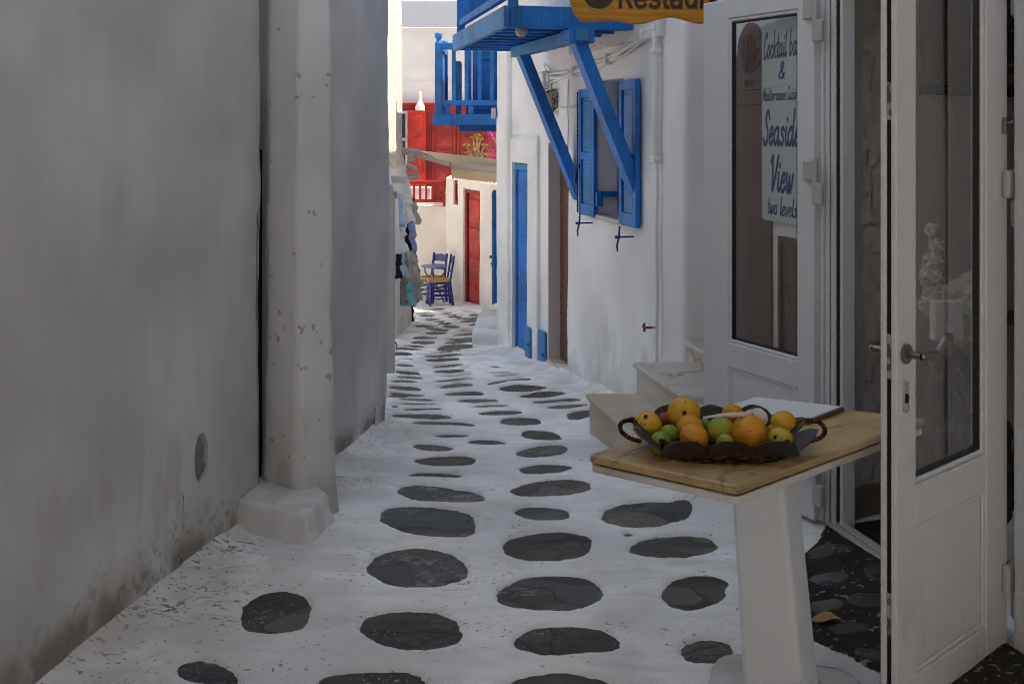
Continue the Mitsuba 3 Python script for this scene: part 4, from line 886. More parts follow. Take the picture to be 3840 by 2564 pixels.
solo('coral_branch', 'tall pale jagged coral piece behind the near glass door', 'coral', cat(*[rock((bx - 0.085 + 0.012 * math.sin(k * 2), by + 0.06, 0.95 + 0.055 * k), 0.05 - 0.005 * k, 20 + k) for k in range(6)]), 'pale_rock', 30)
solo('leaflet_box', 'small white box of leaflets in front of the pale rock indoors', 'box', cat(box(1.46, 1.565, 3.70, 3.74, 0.86, 1.0, 0.004), box(1.465, 1.56, 3.695, 3.6995, 0.87, 0.93, 0.0)), 'white_pvc')
pf = thing('framed_picture', 'gold and black framed picture at the upper right behind the doors', 'picture')
pf_a = 1.02
part(pf, 'frame', onwall(pf_a - 0.22, pf_a + 0.2, 1.80, 2.4, 0.03), mat('gold_paint', plastic((0.16, 0.11, 0.02), 0.3)))
part(pf, 'picture', onwall(pf_a - 0.18, pf_a + 0.16, 1.85, 2.36, 0.034), mat('picture_dark', plastic(lambda p, n, uv: mix((0.015, 0.015, 0.013), (0.22, 0.17, 0.04), smoothstep(0.5, 0.56, fbm(p.x * 13, p.y * 13, p.z * 13))), 0.3)))

# ------------------------------------------------------------------ fruit table
tb = thing('stone_table', 'tan marble topped table on a white tapering pillar in front of the doors', 'table')
TQ = np.array([(0.201, 2.83), (0.542, 2.574), (1.235, 3.185), (0.756, 3.409)])
def slab(q, z0, z1, r):
    P = shapely.geometry.polygon.orient(Polygon(q)); base = P.buffer(-0.012).buffer(0.012)
    pts = []
    for z, o in ((z0, r), (z0 + 0.3 * r, 0.3 * r), (z0 + r, 0), (z1 - r, 0), (z1 - 0.3 * r, 0.3 * r), (z1, r)):
        pts += [(x, y, z) for x, y in np.array(base.buffer(-o + 1e-6).exterior.coords)[:-1]]
    return hull(pts)
part(tb, 'tabletop', slab(TQ, 0.712, 0.735, 0.007), 'marble_tan', 25)
cq = TQ.mean(0)
part(tb, 'under_slab', slab(cq + (TQ - cq) * 0.988, 0.688, 0.708, 0.003), 'marble_white', 25)
part(tb, 'spacer', slab(cq + (TQ - cq) * 0.965, 0.706, 0.713, 0.001), 'hole_dark')
def col(c, hw, z, th, r=0.016):
    P = Polygon([(-hw, -hw), (hw, -hw), (hw, hw), (-hw, hw)]).buffer(-r).buffer(r, quad_segs=4)
    q = np.array(P.exterior.coords)[:-1]; cs, sn = math.cos(th), math.sin(th)
    return np.column_stack([c[0] + q[:, 0] * cs - q[:, 1] * sn, c[1] + q[:, 0] * sn + q[:, 1] * cs, np.full(len(q), z)])
def loft(rings):
    n = len(rings[0]); v = np.vstack(rings); f = []
    for k in range(len(rings) - 1):
        a = np.arange(n); b = (a + 1) % n
        f += [np.stack([k * n + a, k * n + b, (k + 1) * n + b, (k + 1) * n + a], 1)]
    q = np.vstack(f); f = np.vstack([q[:, [0, 1, 2]], q[:, [0, 2, 3]]])
    c = triangulate(rings[0][:, :2]); return trimesh.Trimesh(v, np.vstack([f, c[:, ::-1], c + (len(rings) - 1) * n]), process=False)
pil = loft([col((0.695 + 0.052 * (1 - t), 2.96), 0.073 + 0.010 * (1 - t), 0.046 + 0.641 * t, -0.52) for t in np.linspace(0, 1, 24)])
pil.vertices = lumpy(np.array(pil.vertices), np.zeros_like(pil.vertices) + [0.6, -0.8, 0], 0.0012, 3, 0.4)
part(tb, 'pillar', pil, mat('pillar_paint', bump({'type': 'principled', 'base_color': rgb((0.64, 0.68, 0.735)), 'roughness': 0.5}, lambda p, n, uv: 0.0006 * fbm(p.x * 60, p.y * 60, p.z * 20, 2), 1.0)), 30)
part(tb, 'plinth', loft([col((0.75, 2.95), hw, z, -0.30, 0.07) for hw, z in ((0.215, -0.05), (0.210, 0.015), (0.198, 0.034), (0.17, 0.044), (0.09, 0.048))]), 'whitewash', 50)

# menu lying on the table
mn = thing('menu', 'white menu in a thin brown frame lying on the tan table', 'menu')
MQ = np.array([(0.615, 3.215), (0.862, 3.105), (1.012, 3.255), (0.765, 3.375)]); mc = MQ.mean(0)
part(mn, 'cover', hull([(*q, z) for q in mc + (MQ - mc) * 1.0 for z in (0.736, 0.748)]), 'carved_wood')
part(mn, 'page', hull([(*q, z) for q in mc + (MQ - mc) * 0.95 for z in (0.7484, 0.7515)]), mat('paper', diffuse((0.70, 0.70, 0.70))))

# ------------------------------------------------------------------ fruit basket
BC = np.array([0.56, 2.855]); ZT = 0.735
bk = thing('fruit_basket', 'dark woven basket with petal shaped sides and two wrapped handles on the table', 'basket')
def wick(p, n, uv):
    g = fbm(p.x * 70, p.y * 70, p.z * 160, 2)
    return mix((0.022, 0.013, 0.008), (0.11, 0.065, 0.035), smoothstep(0.35, 0.75, g))
mat('wicker', bump(diffuse(wick), lambda p, n, uv: 0.002 * fbm(p.x * 120, p.y * 120, p.z * 120), 1.0))
mat('petal_bark', bump(plastic(lambda p, n, uv: mix((0.014, 0.010, 0.008), (0.055, 0.037, 0.026), fbm(p.x * 45, p.y * 45, p.z * 45)), 0.3), lambda p, n, uv: 0.0012 * fbm(p.x * 80, p.y * 80, p.z * 80), 1.0))
def brim(t, k, z, e=0.75):
    c, s = math.cos(t), math.sin(t)
    return (BC[0] + 0.165 * k * np.sign(c) * abs(c) ** e, BC[1] + 0.108 * k * np.sign(s) * abs(s) ** e, z)
part(bk, 'base', loft([np.array([brim(t, k, z) for t in np.arange(48) * math.pi / 24]) for k, z in ((0.90, ZT + 0.001), (0.97, ZT + 0.012))]), 'wicker')
for r in range(5):
    for ph in (0, math.pi):
        part(bk, 'weave', tube([brim(t, 0.97 + 0.018 * r + 0.022 * math.sin(17 * t + ph + r * 1.3), ZT + 0.006 + 0.0085 * r + 0.003 * math.cos(17 * t + ph)) for t in np.linspace(0, 2 * math.pi, 150)], 0.0046, 6), 'wicker', True)
def petal(c, out, w, h, tilt, base_z):
    """a leaf shaped shell with thickness; c: foot, out: unit outward"""
    out = np.array(out); side = np.array([-out[1], out[0]]); V, n, m_ = [], 13, 9
    for L in (0, 1):
        for i in range(n):
            x = -1 + 2 * i / (n - 1)
            top = max(0, 1 - abs(x) ** 2.2) ** 0.5 * 0.82 + 0.18 * (1 - 0.6 * abs(x) ** 6)
            for j in range(m_):
                y = j / (m_ - 1) * top
                o = tilt * y * h + 0.018 * (1 - x * x) * 0.6 * y - 0.006 * L * (1 if y else 1) + 0.0025 * math.cos(9 * x)
                V.append((c[0] + side[0] * x * w / 2 + out[0] * o, c[1] + side[1] * x * w / 2 + out[1] * o, base_z + y * h))
    f = []
    for L in (0, 1):
        for i in range(n - 1):
            for j in range(m_ - 1):
                a, b, c_, d = L * n * m_ + i * m_ + j, L * n * m_ + (i + 1) * m_ + j, L * n * m_ + (i + 1) * m_ + j + 1, L * n * m_ + i * m_ + j + 1
                f += [(a, b, c_), (a, c_, d)] if L == 0 else [(a, c_, b), (a, d, c_)]
    edge = [i * m_ for i in range(n)] + [(n - 1) * m_ + j for j in range(1, m_)] + [i * m_ + m_ - 1 for i in range(n - 2, -1, -1)] + [j for j in range(m_ - 2, 0, -1)]
    for a, b in zip(edge, edge[1:] + edge[:1]): f += [(a, a + n * m_, b), (b, a + n * m_, b + n * m_)]
    return trimesh.Trimesh(np.array(V), f, process=False)
mat('petal_edge', plastic((0.10, 0.055, 0.03), 0.3))
for x in (-0.118, 0.0, 0.118):
    part(bk, 'petal', petal((BC[0] + x, BC[1] - 0.112), (0, -1), 0.122, 0.046, 0.25, ZT + 0.020), 'petal_bark', 40)
    part(bk, 'petal', petal((BC[0] + x, BC[1] + 0.112), (0, 1), 0.118, 0.060, 0.6, ZT + 0.024), 'petal_bark', 40)
for s in (-1, 1):
    for y in (-0.055, 0.055):
        part(bk, 'petal', petal((BC[0] + s * 0.165, BC[1] + y), (s, 0), 0.118, 0.054, 1.2, ZT + 0.020), 'petal_bark', 40)
    hx, hy = BC[0] + s * 0.232, BC[1]
    hp = spline([(hx - s * 0.012, hy - 0.045, ZT + 0.040), (hx + s * 0.018, hy - 0.042, ZT + 0.048), (hx + s * 0.038, hy - 0.022, ZT + 0.060), (hx + s * 0.036, hy + 0.010, ZT + 0.072), (hx + s * 0.012, hy + 0.035, ZT + 0.074), (hx - s * 0.008, hy + 0.045, ZT + 0.064), (hx - s * 0.014, hy + 0.048, ZT + 0.050)], 10)
    part(bk, 'handle', tube(hp, 0.0058 + 0.0010 * np.sin(np.arange(len(hp)) * 1.9), 10), 'wicker', True)

def peel(base, spot, sc=60, green=None):
    def f(p, n, uv):
        c = mix([k * 0.82 for k in base], [min(1, k * 1.15) for k in base], fbm(p.x * 14, p.y * 14, p.z * 14))
        if green: c = mix(c, green, smoothstep(0.5, 0.75, fbm(p.x * 11 + 5, p.y * 11, p.z * 11)) * 0.7)
        c = mix(c, spot, 0.7 * smoothstep(0.80, 0.86, noise(p.x * sc * 2, p.y * sc * 2, p.z * sc * 2) - 0.15 + 0.3 * noise(p.x * 17, p.y * 17, p.z * 17)))
        return c
    return f
pore = lambda p, n, uv: 0.0009 * noise(p.x * 420, p.y * 420, p.z * 420) + 0.0012 * fbm(p.x * 40, p.y * 40, p.z * 40)
mat('peel_orange', bump(plastic(peel((0.92, 0.38, 0.015), (0.25, 0.10, 0.02)), 0.28), pore, 1.0))
mat('peel_amber', bump(plastic(peel((0.88, 0.48, 0.02), (0.22, 0.11, 0.02)), 0.28), pore, 1.0))
mat('peel_green', bump(plastic(peel((0.26, 0.36, 0.02), (0.10, 0.12, 0.02), green=(0.36, 0.36, 0.02)), 0.25), pore, 1.0))
mat('peel_lime', bump(plastic(peel((0.50, 0.52, 0.03), (0.2, 0.14, 0.03), green=(0.22, 0.30, 0.02)), 0.25), pore, 1.0))
mat('peel_yellow', bump(plastic(peel((0.68, 0.58, 0.03), (0.2, 0.14, 0.03), green=(0.38, 0.40, 0.03)), 0.25), pore, 1.0))
mat('peel_red', bump(plastic(peel((0.36, 0.06, 0.04), (0.14, 0.04, 0.03)), 0.25), pore, 1.0))
mat('stem_brown', diffuse((0.06, 0.035, 0.018)))
mat('garlic_skin', bump(diffuse(lambda p, n, uv: mix((0.55, 0.50, 0.46), (0.70, 0.66, 0.62), fbm(p.x * 60, p.y * 60, p.z * 20))), lambda p, n, uv: 0.001 * fbm(p.x * 90, p.y * 90, p.z * 30), 1.0))
def fruit(name, label, cat_, c, r, m_, sq=(1, 1, 0.96), point=None, navel=None, axis=None, group=None):
    m = trimesh.creation.icosphere(4, 1.0); v = np.array(m.vertices); d = 1 + 0.13 * (meshkit.fbm(v * 1.2 + c[0] * 40, 3, 3) - 0.5)
    if point is not None:
        a = np.array(point, float); a /= np.linalg.norm(a); q = np.clip(v @ a, 0, 1); d = d + 0.28 * q ** 7 + 0.06 * q ** 2 - 0.03 * np.clip(-(v @ a), 0, 1)
    if navel is not None:
        a = np.array(navel, float); a /= np.linalg.norm(a); q = v @ a; d = d - 0.10 * np.exp(-((1 - q) / 0.02))
    m.vertices = v * d[:, None] * r * np.array(sq) + np.array(c)
    k = thing(name, label, cat_, group); part(k, 'skin', m, m_, True)
    if navel is not None:
        st_ = np.array(c) + a * r * 0.93
        part(k, 'stem', rock(st_, r * 0.12, 3), 'stem_brown', True)
    return k
def at(x, y, Yd): return ((x - 1174) / 2450 * Yd, Yd, 1.6 - (y - 292) / 2450 * Yd)     # a fruit's centre from its place in the photograph and its distance
def rad(px, Yd): return px / 2450 * Yd
for nm, lab, ct, x, y, r, Yd, m_, kw in (
    ('grapefruit', 'amber grapefruit at the far left of the basket with a dark navel on top', 'grapefruit', 1485, 976, 33.5, 2.90, 'peel_amber', dict(navel=(-.2, -.5, .8))),
    ('pomegranate', 'small red pomegranate between the two left grapefruits', 'pomegranate', 1524, 963, 23, 2.98, 'peel_red', {}),
    ('grapefruit', 'large amber grapefruit topmost in the basket with a dark stem hole facing out', 'grapefruit', 1568, 947, 38, 2.93, 'peel_amber', dict(navel=(-.12, -.95, .3))),
    ('orange', 'orange half hidden behind the front orange with a dark top edge', 'orange', 1582, 981, 31, 2.86, 'peel_orange', {}),
    ('orange', 'front orange with a pointed lower end left of the basket centre', 'orange', 1591, 1002, 33, 2.80, 'peel_orange', dict(point=(.1, -.3, -1))),
    ('lime', 'green lime between left grapefruit and front orange', 'lime', 1535, 995, 23, 2.855, 'peel_green', {}),
    ('lime', 'green lime lowest at the left end of the basket', 'lime', 1514, 1016, 26, 2.82, 'peel_green', dict(sq=(1, 1, 1.05))),
    ('lime', 'dark green lime at the back beside the topmost grapefruit', 'lime', 1625, 947, 19, 3.0, 'peel_green', dict(navel=(.1, -.9, .1))),
    ('lime', 'small green lime peeping out at the centre back', 'lime', 1616, 974, 15, 2.93, 'peel_green', {}),
    ('lime', 'large yellow green lime at the centre of the basket', 'lime', 1652, 987, 32, 2.86, 'peel_lime', dict(point=(1, -.2, -.2))),
    ('orange', 'orange at the back partly under the garlic stalk', 'orange', 1680, 951, 26, 2.97, 'peel_orange', {}),
    ('orange', 'big orange with a pointed lower end right of the centre', 'orange', 1718, 990, 40, 2.81, 'peel_orange', dict(point=(.05, -.35, -1), sq=(.98, 1, 1.0))),
    ('orange', 'orange at the right end of the basket with a pale scar', 'orange', 1797, 971, 30, 2.90, 'peel_amber', {}),
    ('orange', 'orange low between the big orange and the right end one', 'orange', 1778, 994, 23, 2.89, 'peel_orange', {}),
    ('lemon', 'yellow green lemon low at the right end of the basket', 'lemon', 1789, 1010, 31, 2.82, 'peel_yellow', dict(navel=(-.6, -.7, .5))),
    ('lime', 'pale green lime low in front of the centre one', 'lime', 1664, 1016, 22, 2.80, 'peel_lime', {})):
    Yd += 0.02
    fruit(nm, lab, ct, at(x, y, Yd), rad(r, Yd), m_, **kw)
pg = 'pomegranate'; c = np.array(at(1528, 944, 3.0))
part(pg, 'crown', cat(*[hull([c + [0.010 * math.cos(a - .4), 0.010 * math.sin(a - .4), -0.006], c + [0.010 * math.cos(a + .4), 0.010 * math.sin(a + .4), -0.006], c + [0.007 * math.cos(a), 0.007 * math.sin(a), -0.004], c + [0.012 * math.cos(a), 0.012 * math.sin(a), 0.012]]) for a in np.arange(6) * math.pi / 3]), 'peel_red')
gc = thing('garlic', 'white garlic bulb with a long dry stalk lying on the fruit', 'garlic')
c = np.array(at(1737, 957, 2.895)); m = trimesh.creation.icosphere(4, 1.0); v = np.array(m.vertices); an = np.arctan2(v[:, 1], v[:, 0])
m.vertices = v * (1 + 0.07 * np.abs(np.sin(3.5 * an)))[:, None] * [0.026, 0.026, 0.024] + c; part(gc, 'bulb', m, 'garlic_skin', True)
sp_ = spline([c + [-0.015, 0, 0.012], np.array(at(1700, 950, 2.83)), np.array(at(1660, 951, 2.81)), np.array(at(1612, 957, 2.80))], 8)
part(gc, 'stalk', tube(sp_, np.interp(np.arange(len(sp_)), [0, 6, 14, len(sp_) - 1], [0.012, 0.007, 0.006, 0.0025]), 10), 'garlic_skin', True)

# dry leaf on the slate paving
lf = Polygon([(-.05, 0), (-.03, .022), (.0, .03), (.03, .018), (.055, 0), (.03, -.012), (.01, -.02), (-.02, -.015)])
lm = prism(lf, 0.001).subdivide().subdivide(); v = np.array(lm.vertices); v[:, 2] += 0.012 * (np.abs(v[:, 1]) / 0.03) ** 1.5 + 0.006 * np.sin(v[:, 0] * 60); lm.vertices = v
lm.apply_translation([1.015, 3.46, float(ground0(1.015, 3.46)) + 0.03])
solo('dry_leaf', 'curled tan dry leaf lying on the dark slate paving', 'leaf', lm, mat('leaf_tan', diffuse(lambda p, n, uv: mix((0.35, 0.20, 0.08), (0.50, 0.33, 0.15), fbm(p.x * 60, p.y * 60, 0)))), True)

# ------------------------------------------------------------------ far end of the alley
F = Frame((-0.18, 15.60), (-0.371, 0.9285)); fp = lambda a, b: tuple(F.p(a, b)[:2])
fh = thing('whitewashed_house', 'low whitewashed house, tinted for warm bounced light, with a red door and small red window at the far end', 'house')
FW = wall([fp(-0.3, 0), (1.6, 15.2), (1.6, 18.8), (-1.06, 18.8), fp(2.50, 0)], -1.8, 0.76, 0.08, 0.008, 71, 0.05)
fd = F(box(0.85, 1.62, -0.12, 0.3, -1.6, 0.625, 0)); fw = F(box(1.88, 2.10, -0.10, 0.3, 0.34, 0.74, 0))
part(fh, 'wall', cut(FW, fd, fw), 'whitewash_bounce_tint', 40)
d = part(fh, 'door', F(box(0.90, 1.555, -0.115, -0.075, -1.22, 0.56, 0.004)), 'red_bright')
part(d, 'frame', cat(F(box(1.557, 1.615, -0.118, -0.03, -1.22, 0.62, 0.004)), F(box(0.855, 0.899, -0.118, -0.03, -1.22, 0.62, 0.004)), F(box(0.90, 1.556, -0.118, -0.03, 0.562, 0.62, 0.004))), 'red_paint')
for z0, z1 in ((-1.12, -0.92), (-0.85, -0.45), (-0.38, 0.02), (0.09, 0.47)): part(d, 'panel', F(box(0.98, 1.47, -0.075, -0.045, z0, z1, 0.02)), 'red_bright')
w2 = part(fh, 'window', cat(F(box(1.885, 1.92, -0.09, -0.02, 0.345, 0.735, 0.004)), F(box(2.06, 2.095, -0.09, -0.02, 0.345, 0.735, 0.004)), F(box(1.921, 2.059, -0.09, -0.02, 0.345, 0.40, 0.004)), F(box(1.921, 2.059, -0.09, -0.02, 0.685, 0.735, 0.004)), F(box(1.975, 2.005, -0.09, -0.03, 0.401, 0.684, 0.004))), 'red_bright')
part(w2, 'pane', F(box(1.921, 2.059, -0.085, -0.075, 0.401, 0.684, 0)), 'red_paint')

eh = thing('terrace_wall', 'whitewashed terrace wall behind the blue chairs, tinted for warm bounced light', 'wall')
part(eh, 'wall', wall([(-5, 17.98), (-1.10, 17.98), (-1.10, 18.5), (-5, 18.5)], -1.8, 0.27, 0.08, 0.009, 73, 0.03), 'whitewash_bounce_tint', 40)
part(eh, 'coping', box(-5, -1.48, 17.93, 18.52, 0.272, 0.31, 0.01), 'whitewash')
part(eh, 'terrace_floor', box(-5, 1.8, 18.52, 19.5, 0.1, 0.30, 0), 'whitewash')
rr = thing('terrace_railing', 'low red wooden railing on the terrace wall', 'railing')
part(rr, 'handrail', box(-1.95, -1.10, 17.98, 18.05, 0.645, 0.70, 0.008), 'red_bright'); part(rr, 'bottom_rail', box(-1.95, -1.16, 17.99, 18.04, 0.335, 0.39, 0.006), 'red_bright')
part(rr, 'post', box(-1.165, -1.095, 17.975, 18.055, 0.275, 0.725, 0.008), 'red_bright')
for k in range(7):
    x = -1.24 - k * 0.103; part(rr, 'baluster', box(x - 0.018, x + 0.018, 17.995, 18.035, 0.391, 0.644, 0.003), 'red_bright')
solo('planter', 'white planter box standing behind the red railing', 'planter', box(-1.80, -1.38, 18.25, 18.45, 0.30, 0.58, 0.015), 'whitewash')

uh = thing('whitewashed_house', 'far whitewashed house front with red timber shopfront above the terrace', 'house')
part(uh, 'wall', wall([(-6, 19.5), (2.5, 19.5), (2.5, 21.5), (-6, 21.5)], -0.2, 3.40, 0.12, 0.008, 75, 0.03), 'whitewash', 40)
part(uh, 'parapet_cap', box(-6, 2.5, 19.46, 19.53, 3.36, 3.42, 0.01), 'whitewash')
part(uh, 'wire', tube([(x, 19.46, 2.42 + 0.012 * math.sin(x * 9)) for x in np.linspace(-2.5, 0.0, 30)], 0.008, 6), 'whitewash', True)
sf = part(uh, 'shopfront', box(-2.3, 0.3, 19.38, 19.49, 0.30, 1.95, 0.0), 'red_paint')
part(uh, 'cornice', cat(box(-2.35, 0.35, 19.30, 19.50, 2.00, 2.05, 0.012), box(-2.33, 0.33, 19.33, 19.50, 1.951, 1.999, 0.008)), 'red_paint')
for x0, x1 in ((-1.45, -1.02), (-1.0, -0.58), (-0.56, -0.14)):
    part(sf, 'door_frame', cat(box(x0, x0 + 0.045, 19.345, 19.379, 0.31, 1.68, 0.004), box(x1 - 0.045, x1, 19.345, 19.379, 0.31, 1.68, 0.004)), 'red_paint')
    for z0, z1 in ((0.40, 0.62), (0.66, 0.90), (0.95, 1.20), (1.26, 1.50)):
        if z0 in (0.95,): part(sf, 'flat_panel', box(x0 + 0.06, x1 - 0.06, 19.36, 19.379, z0, z1, 0.012), 'red_paint'); continue
        xa, xb = x0 + 0.06, x1 - 0.06
        part(sf, 'pyramid_panel', hull([(xa, 19.379, z0), (xb, 19.379, z0), (xb, 19.379, z1), (xa, 19.379, z1), ((xa + xb) / 2, 19.325, (z0 + z1) / 2)]), 'red_paint')
    part(sf, 'fanlight', box(x0 + 0.05, x1 - 0.05, 19.35, 19.379, 1.70, 1.82, 0.006), 'red_bright')
ls = thing('red_shutter', 'tall red panelled shutter standing open left of the red shopfront', 'shutter')
part(ls, 'leaf', box(-1.88, -1.555, 19.20, 19.245, 0.32, 1.90, 0.006), 'red_bright')
for z0, z1 in ((0.42, 0.74), (0.82, 1.10), (1.18, 1.42), (1.50, 1.82)): part(ls, 'panel', box(-1.81, -1.63, 19.175, 19.1995, z0, z1, 0.018), 'red_bright')
cw = part(uh, 'window', cat(box(-2.14, -2.09, 19.33, 19.379, 0.9, 1.90, 0.004), box(-1.93, -1.89, 19.33, 19.379, 0.9, 1.90, 0.004), box(-2.0899, -1.9301, 19.335, 19.379, 1.36, 1.41, 0.004), box(-2.0899, -1.9301, 19.335, 19.379, 1.85, 1.9, 0.004)), 'cream_paint')
part(cw, 'pane', box(-2.089, -1.931, 19.36, 19.377, 0.9, 1.85, 0), 'indoor_dark')
solo('plaster_finial', 'white plaster finial over the red shutter', 'ornament', lathe([(0, 0), (0.088, 0), (0.09, 0.07), (0.06, 0.12), (0.03, 0.18), (0.024, 0.24), (0.026, 0.33), (0.0, 0.34)], 24, (-1.66, 19.27, 1.905)), 'whitewash', 40)
bh = thing('whitewashed_house', 'grey white house back standing highest at the end of the alley', 'house')
part(bh, 'wall', box(-9, 6, 26, 28, -2, 4.72, 0.05), mat('grey_wash', diffuse((0.62, 0.62, 0.66))))

# awning
aw = thing('awning', 'cream folding arm awning with a scalloped valance across the far alley', 'awning')
A_, B__ = np.array([-0.76, 13.4, 1.135]), np.array([0.05, 12.6, 1.09]); Q1, Q4 = np.array([-1.21, 13.75, 1.305]), np.array([0.05, 14.5, 1.14])
nn = 12; V = np.array([(Q1 + (A_ - Q1) * 1.0 * 0 + (Q4 - Q1) * i / nn) * (1 - j / 6) + (A_ + (B__ - A_) * i / nn) * j / 6 - [0, 0, 0.03 * math.sin(math.pi * j / 6) * math.sin(math.pi * i / nn)] for i in range(nn + 1) for j in range(7)])
ff = np.array([(i * 7 + j, (i + 1) * 7 + j, (i + 1) * 7 + j + 1, i * 7 + j + 1) for i in range(nn) for j in range(6)])
part(aw, 'fabric', (V, ff), 'awning_cloth', True)
dv = (B__ - A_) / np.linalg.norm(B__ - A_)
part(aw, 'front_bar', bar(A_ + [0, 0, -0.012], B__ + [0, 0, -0.012], 0.05, 0.06), 'cream_paint'); L = np.linalg.norm(B__ - A_)
vv, vf = [], []; nsc = 20
for i in range(nsc * 8 + 1):
    a = i / (nsc * 8); p = A_ + (B__ - A_) * a; drop = 0.125 + 0.022 * abs(math.sin(math.pi * nsc * a)); sw_ = 0.006 * math.sin(9 * a)
    vv += [(p[0], p[1] - 0.01, p[2] - 0.035), (p[0] + sw_, p[1] - 0.012 + sw_, p[2] - 0.08), (p[0] + 2 * sw_, p[1] - 0.014 + sw_, p[2] - 0.035 - drop)]
    if i: b = 3 * i; vf += [(b - 3, b, b + 1, b - 2), (b - 2, b + 1, b + 2, b - 1)]
part(aw, 'valance', (np.array(vv), np.array(vf)), 'awning_cloth', True)
part(aw, 'folding_arm', cat(bar([-1.27, 13.66, 1.265], A_ + [-0.02, 0, 0.0], 0.045, 0.055), tube([A_ + [-0.04, -0.03, -0.02], A_ + [-0.04, -0.03, 0.03]], 0.03)), 'cream_paint')
part(aw, 'cassette', cat(bar([-1.42, 13.60, 1.30], [-1.17, 13.66, 1.285], 0.10, 0.085, b=0.015), box(-1.32, -1.24, 13.52, 13.6, 1.16, 1.27, 0.01)), 'cream_paint')
part(aw, 'crank_eye', tube([(-1.18 + 0.0 * t, 13.58 + 0.018 * math.cos(t), 1.16 + 0.045 * math.sin(t)) for t in np.linspace(0, 6.28, 20)], 0.006, 6), 'cream_paint', True)
cm = thing('security_camera', 'small white security camera under the awning bracket', 'camera')
part(cm, 'housing', bar([-1.32, 13.45, 1.13], [-1.19, 13.35, 1.075], 0.055, 0.055, b=0.012), 'white_pvc'); part(cm, 'arm', tube([(-1.36, 13.5, 1.02), (-1.30, 13.46, 1.06), (-1.27, 13.42, 1.09)], 0.012), 'white_pvc')

# second balcony and its house
m2 = thing('whitewashed_house', 'house hidden behind the corner that carries the far blue balcony', 'house')
part(m2, 'wall', box(-0.12, 3.2, 11.34, 15.4, -1.6, 3.6, 0.03), 'whitewash')
b2 = thing('balcony', 'far blue wooden balcony with a turned corner post at the end of the alley', 'balcony')
Y0 = 13.0
part(b2, 'floor_beam', box(-0.965, -0.125, Y0, Y0 + 0.06, 1.625, 1.76, 0.006), 'blue_paint'); part(b2, 'side_beam', box(-0.965, -0.905, Y0 + 0.061, 14.3, 1.63, 1.755, 0.006), 'blue_paint')
part(b2, 'lower_beam', box(-0.66, -0.125, Y0 + 0.35, Y0 + 0.43, 1.545, 1.625, 0.006), 'blue_paint'); part(b2, 'deck', box(-0.90, -0.125, Y0 + 0.061, 14.3, 1.72, 1.745, 0), 'blue_paint')
for yy in (Y0 + 0.045, 14.25):
    p = part(b2, 'post', cat(box(-0.94, -0.855, yy - 0.04, yy + 0.04, 1.74 if yy > 13.5 else 1.762, 2.63, 0.006)), 'blue_paint')
    part(p, 'finial', cat(reaxis(lathe([(0.0, 0), (0.04, 0.0), (0.028, 0.025), (0.03, 0.05), (0.045, 0.065), (0.045, 0.11), (0.03, 0.125), (0, 0.125)], 16), [1, 0, 0], [0, 1, 0], [0, 0, 1], [-0.8975, yy, 2.631])), 'blue_paint', 40)
part(b2, 'handrail', box(-0.854, -0.13, Y0 + 0.01, Y0 + 0.075, 2.55, 2.63, 0.006), 'blue_paint'); part(b2, 'bottom_rail', box(-0.854, -0.13, Y0 + 0.015, Y0 + 0.065, 1.865, 1.93, 0.006), 'blue_paint')
for x in (-0.71, -0.555, -0.395, -0.245): part(b2, 'baluster', box(x - 0.024, x + 0.024, Y0 + 0.022, Y0 + 0.058, 1.931, 2.549, 0.004), 'blue_paint')
for x in (-0.78, -0.5): part(b2, 'rail_foot', box(x - 0.03, x + 0.03, Y0 + 0.02, Y0 + 0.06, 1.761, 1.864, 0.004), 'blue_paint')
part(b2, 'side_handrail', box(-0.935, -0.86, Y0 + 0.086, 14.2, 2.55, 2.62, 0.006), 'blue_paint'); part(b2, 'side_bottom_rail', box(-0.925, -0.87, Y0 + 0.086, 14.2, 1.865, 1.93, 0.006), 'blue_paint')
part(b2, 'side_panel', box(-0.905, -0.89, Y0 + 0.09, 14.2, 1.935, 2.545, 0), 'blue_paint')
dd = part(b2, 'door', box(-0.52, -0.13, 14.0, 14.04, 1.75, 2.72, 0.004), 'blue_paint')
for z0, z1 in ((1.82, 2.42), (2.48, 2.66)): part(dd, 'panel', box(-0.46, -0.19, 13.982, 13.9995, z0, z1, 0.015), 'blue_paint')
part(b2, 'door_post', cat(box(-0.60, -0.53, 13.98, 14.06, 1.746, 2.75, 0.004), box(-0.60, -0.125, 13.98, 14.06, 2.751, 2.83, 0.004)), 'blue_paint')
part(b2, 'open_shutter', box(-0.72, -0.66, 13.7, 14.15, 1.746, 2.45, 0.006), 'blue_paint_pale')

# tall blue shutter beyond the corner
ts = thing('door_shutter', 'tall blue door shutter standing open past the far corner of the right house', 'shutter')
part(ts, 'leaf', box(-0.222, 0.3, 12.28, 12.33, -0.42, 0.88, 0.005), 'blue_paint'); part(ts, 'edge_strip', box(-0.232, -0.205, 12.25, 12.279, -0.43, 0.86, 0.004), 'blue_paint_pale')
part(ts, 'latch', cat(box(-0.26, -0.232, 12.26, 12.28, 0.10, 0.13, 0.004), box(-0.245, -0.232, 12.26, 12.28, 0.02, 0.05, 0.004), tube([(-0.16, 12.29, 0.88), (-0.16, 12.29, 0.95)], 0.012)), 'blue_chair')

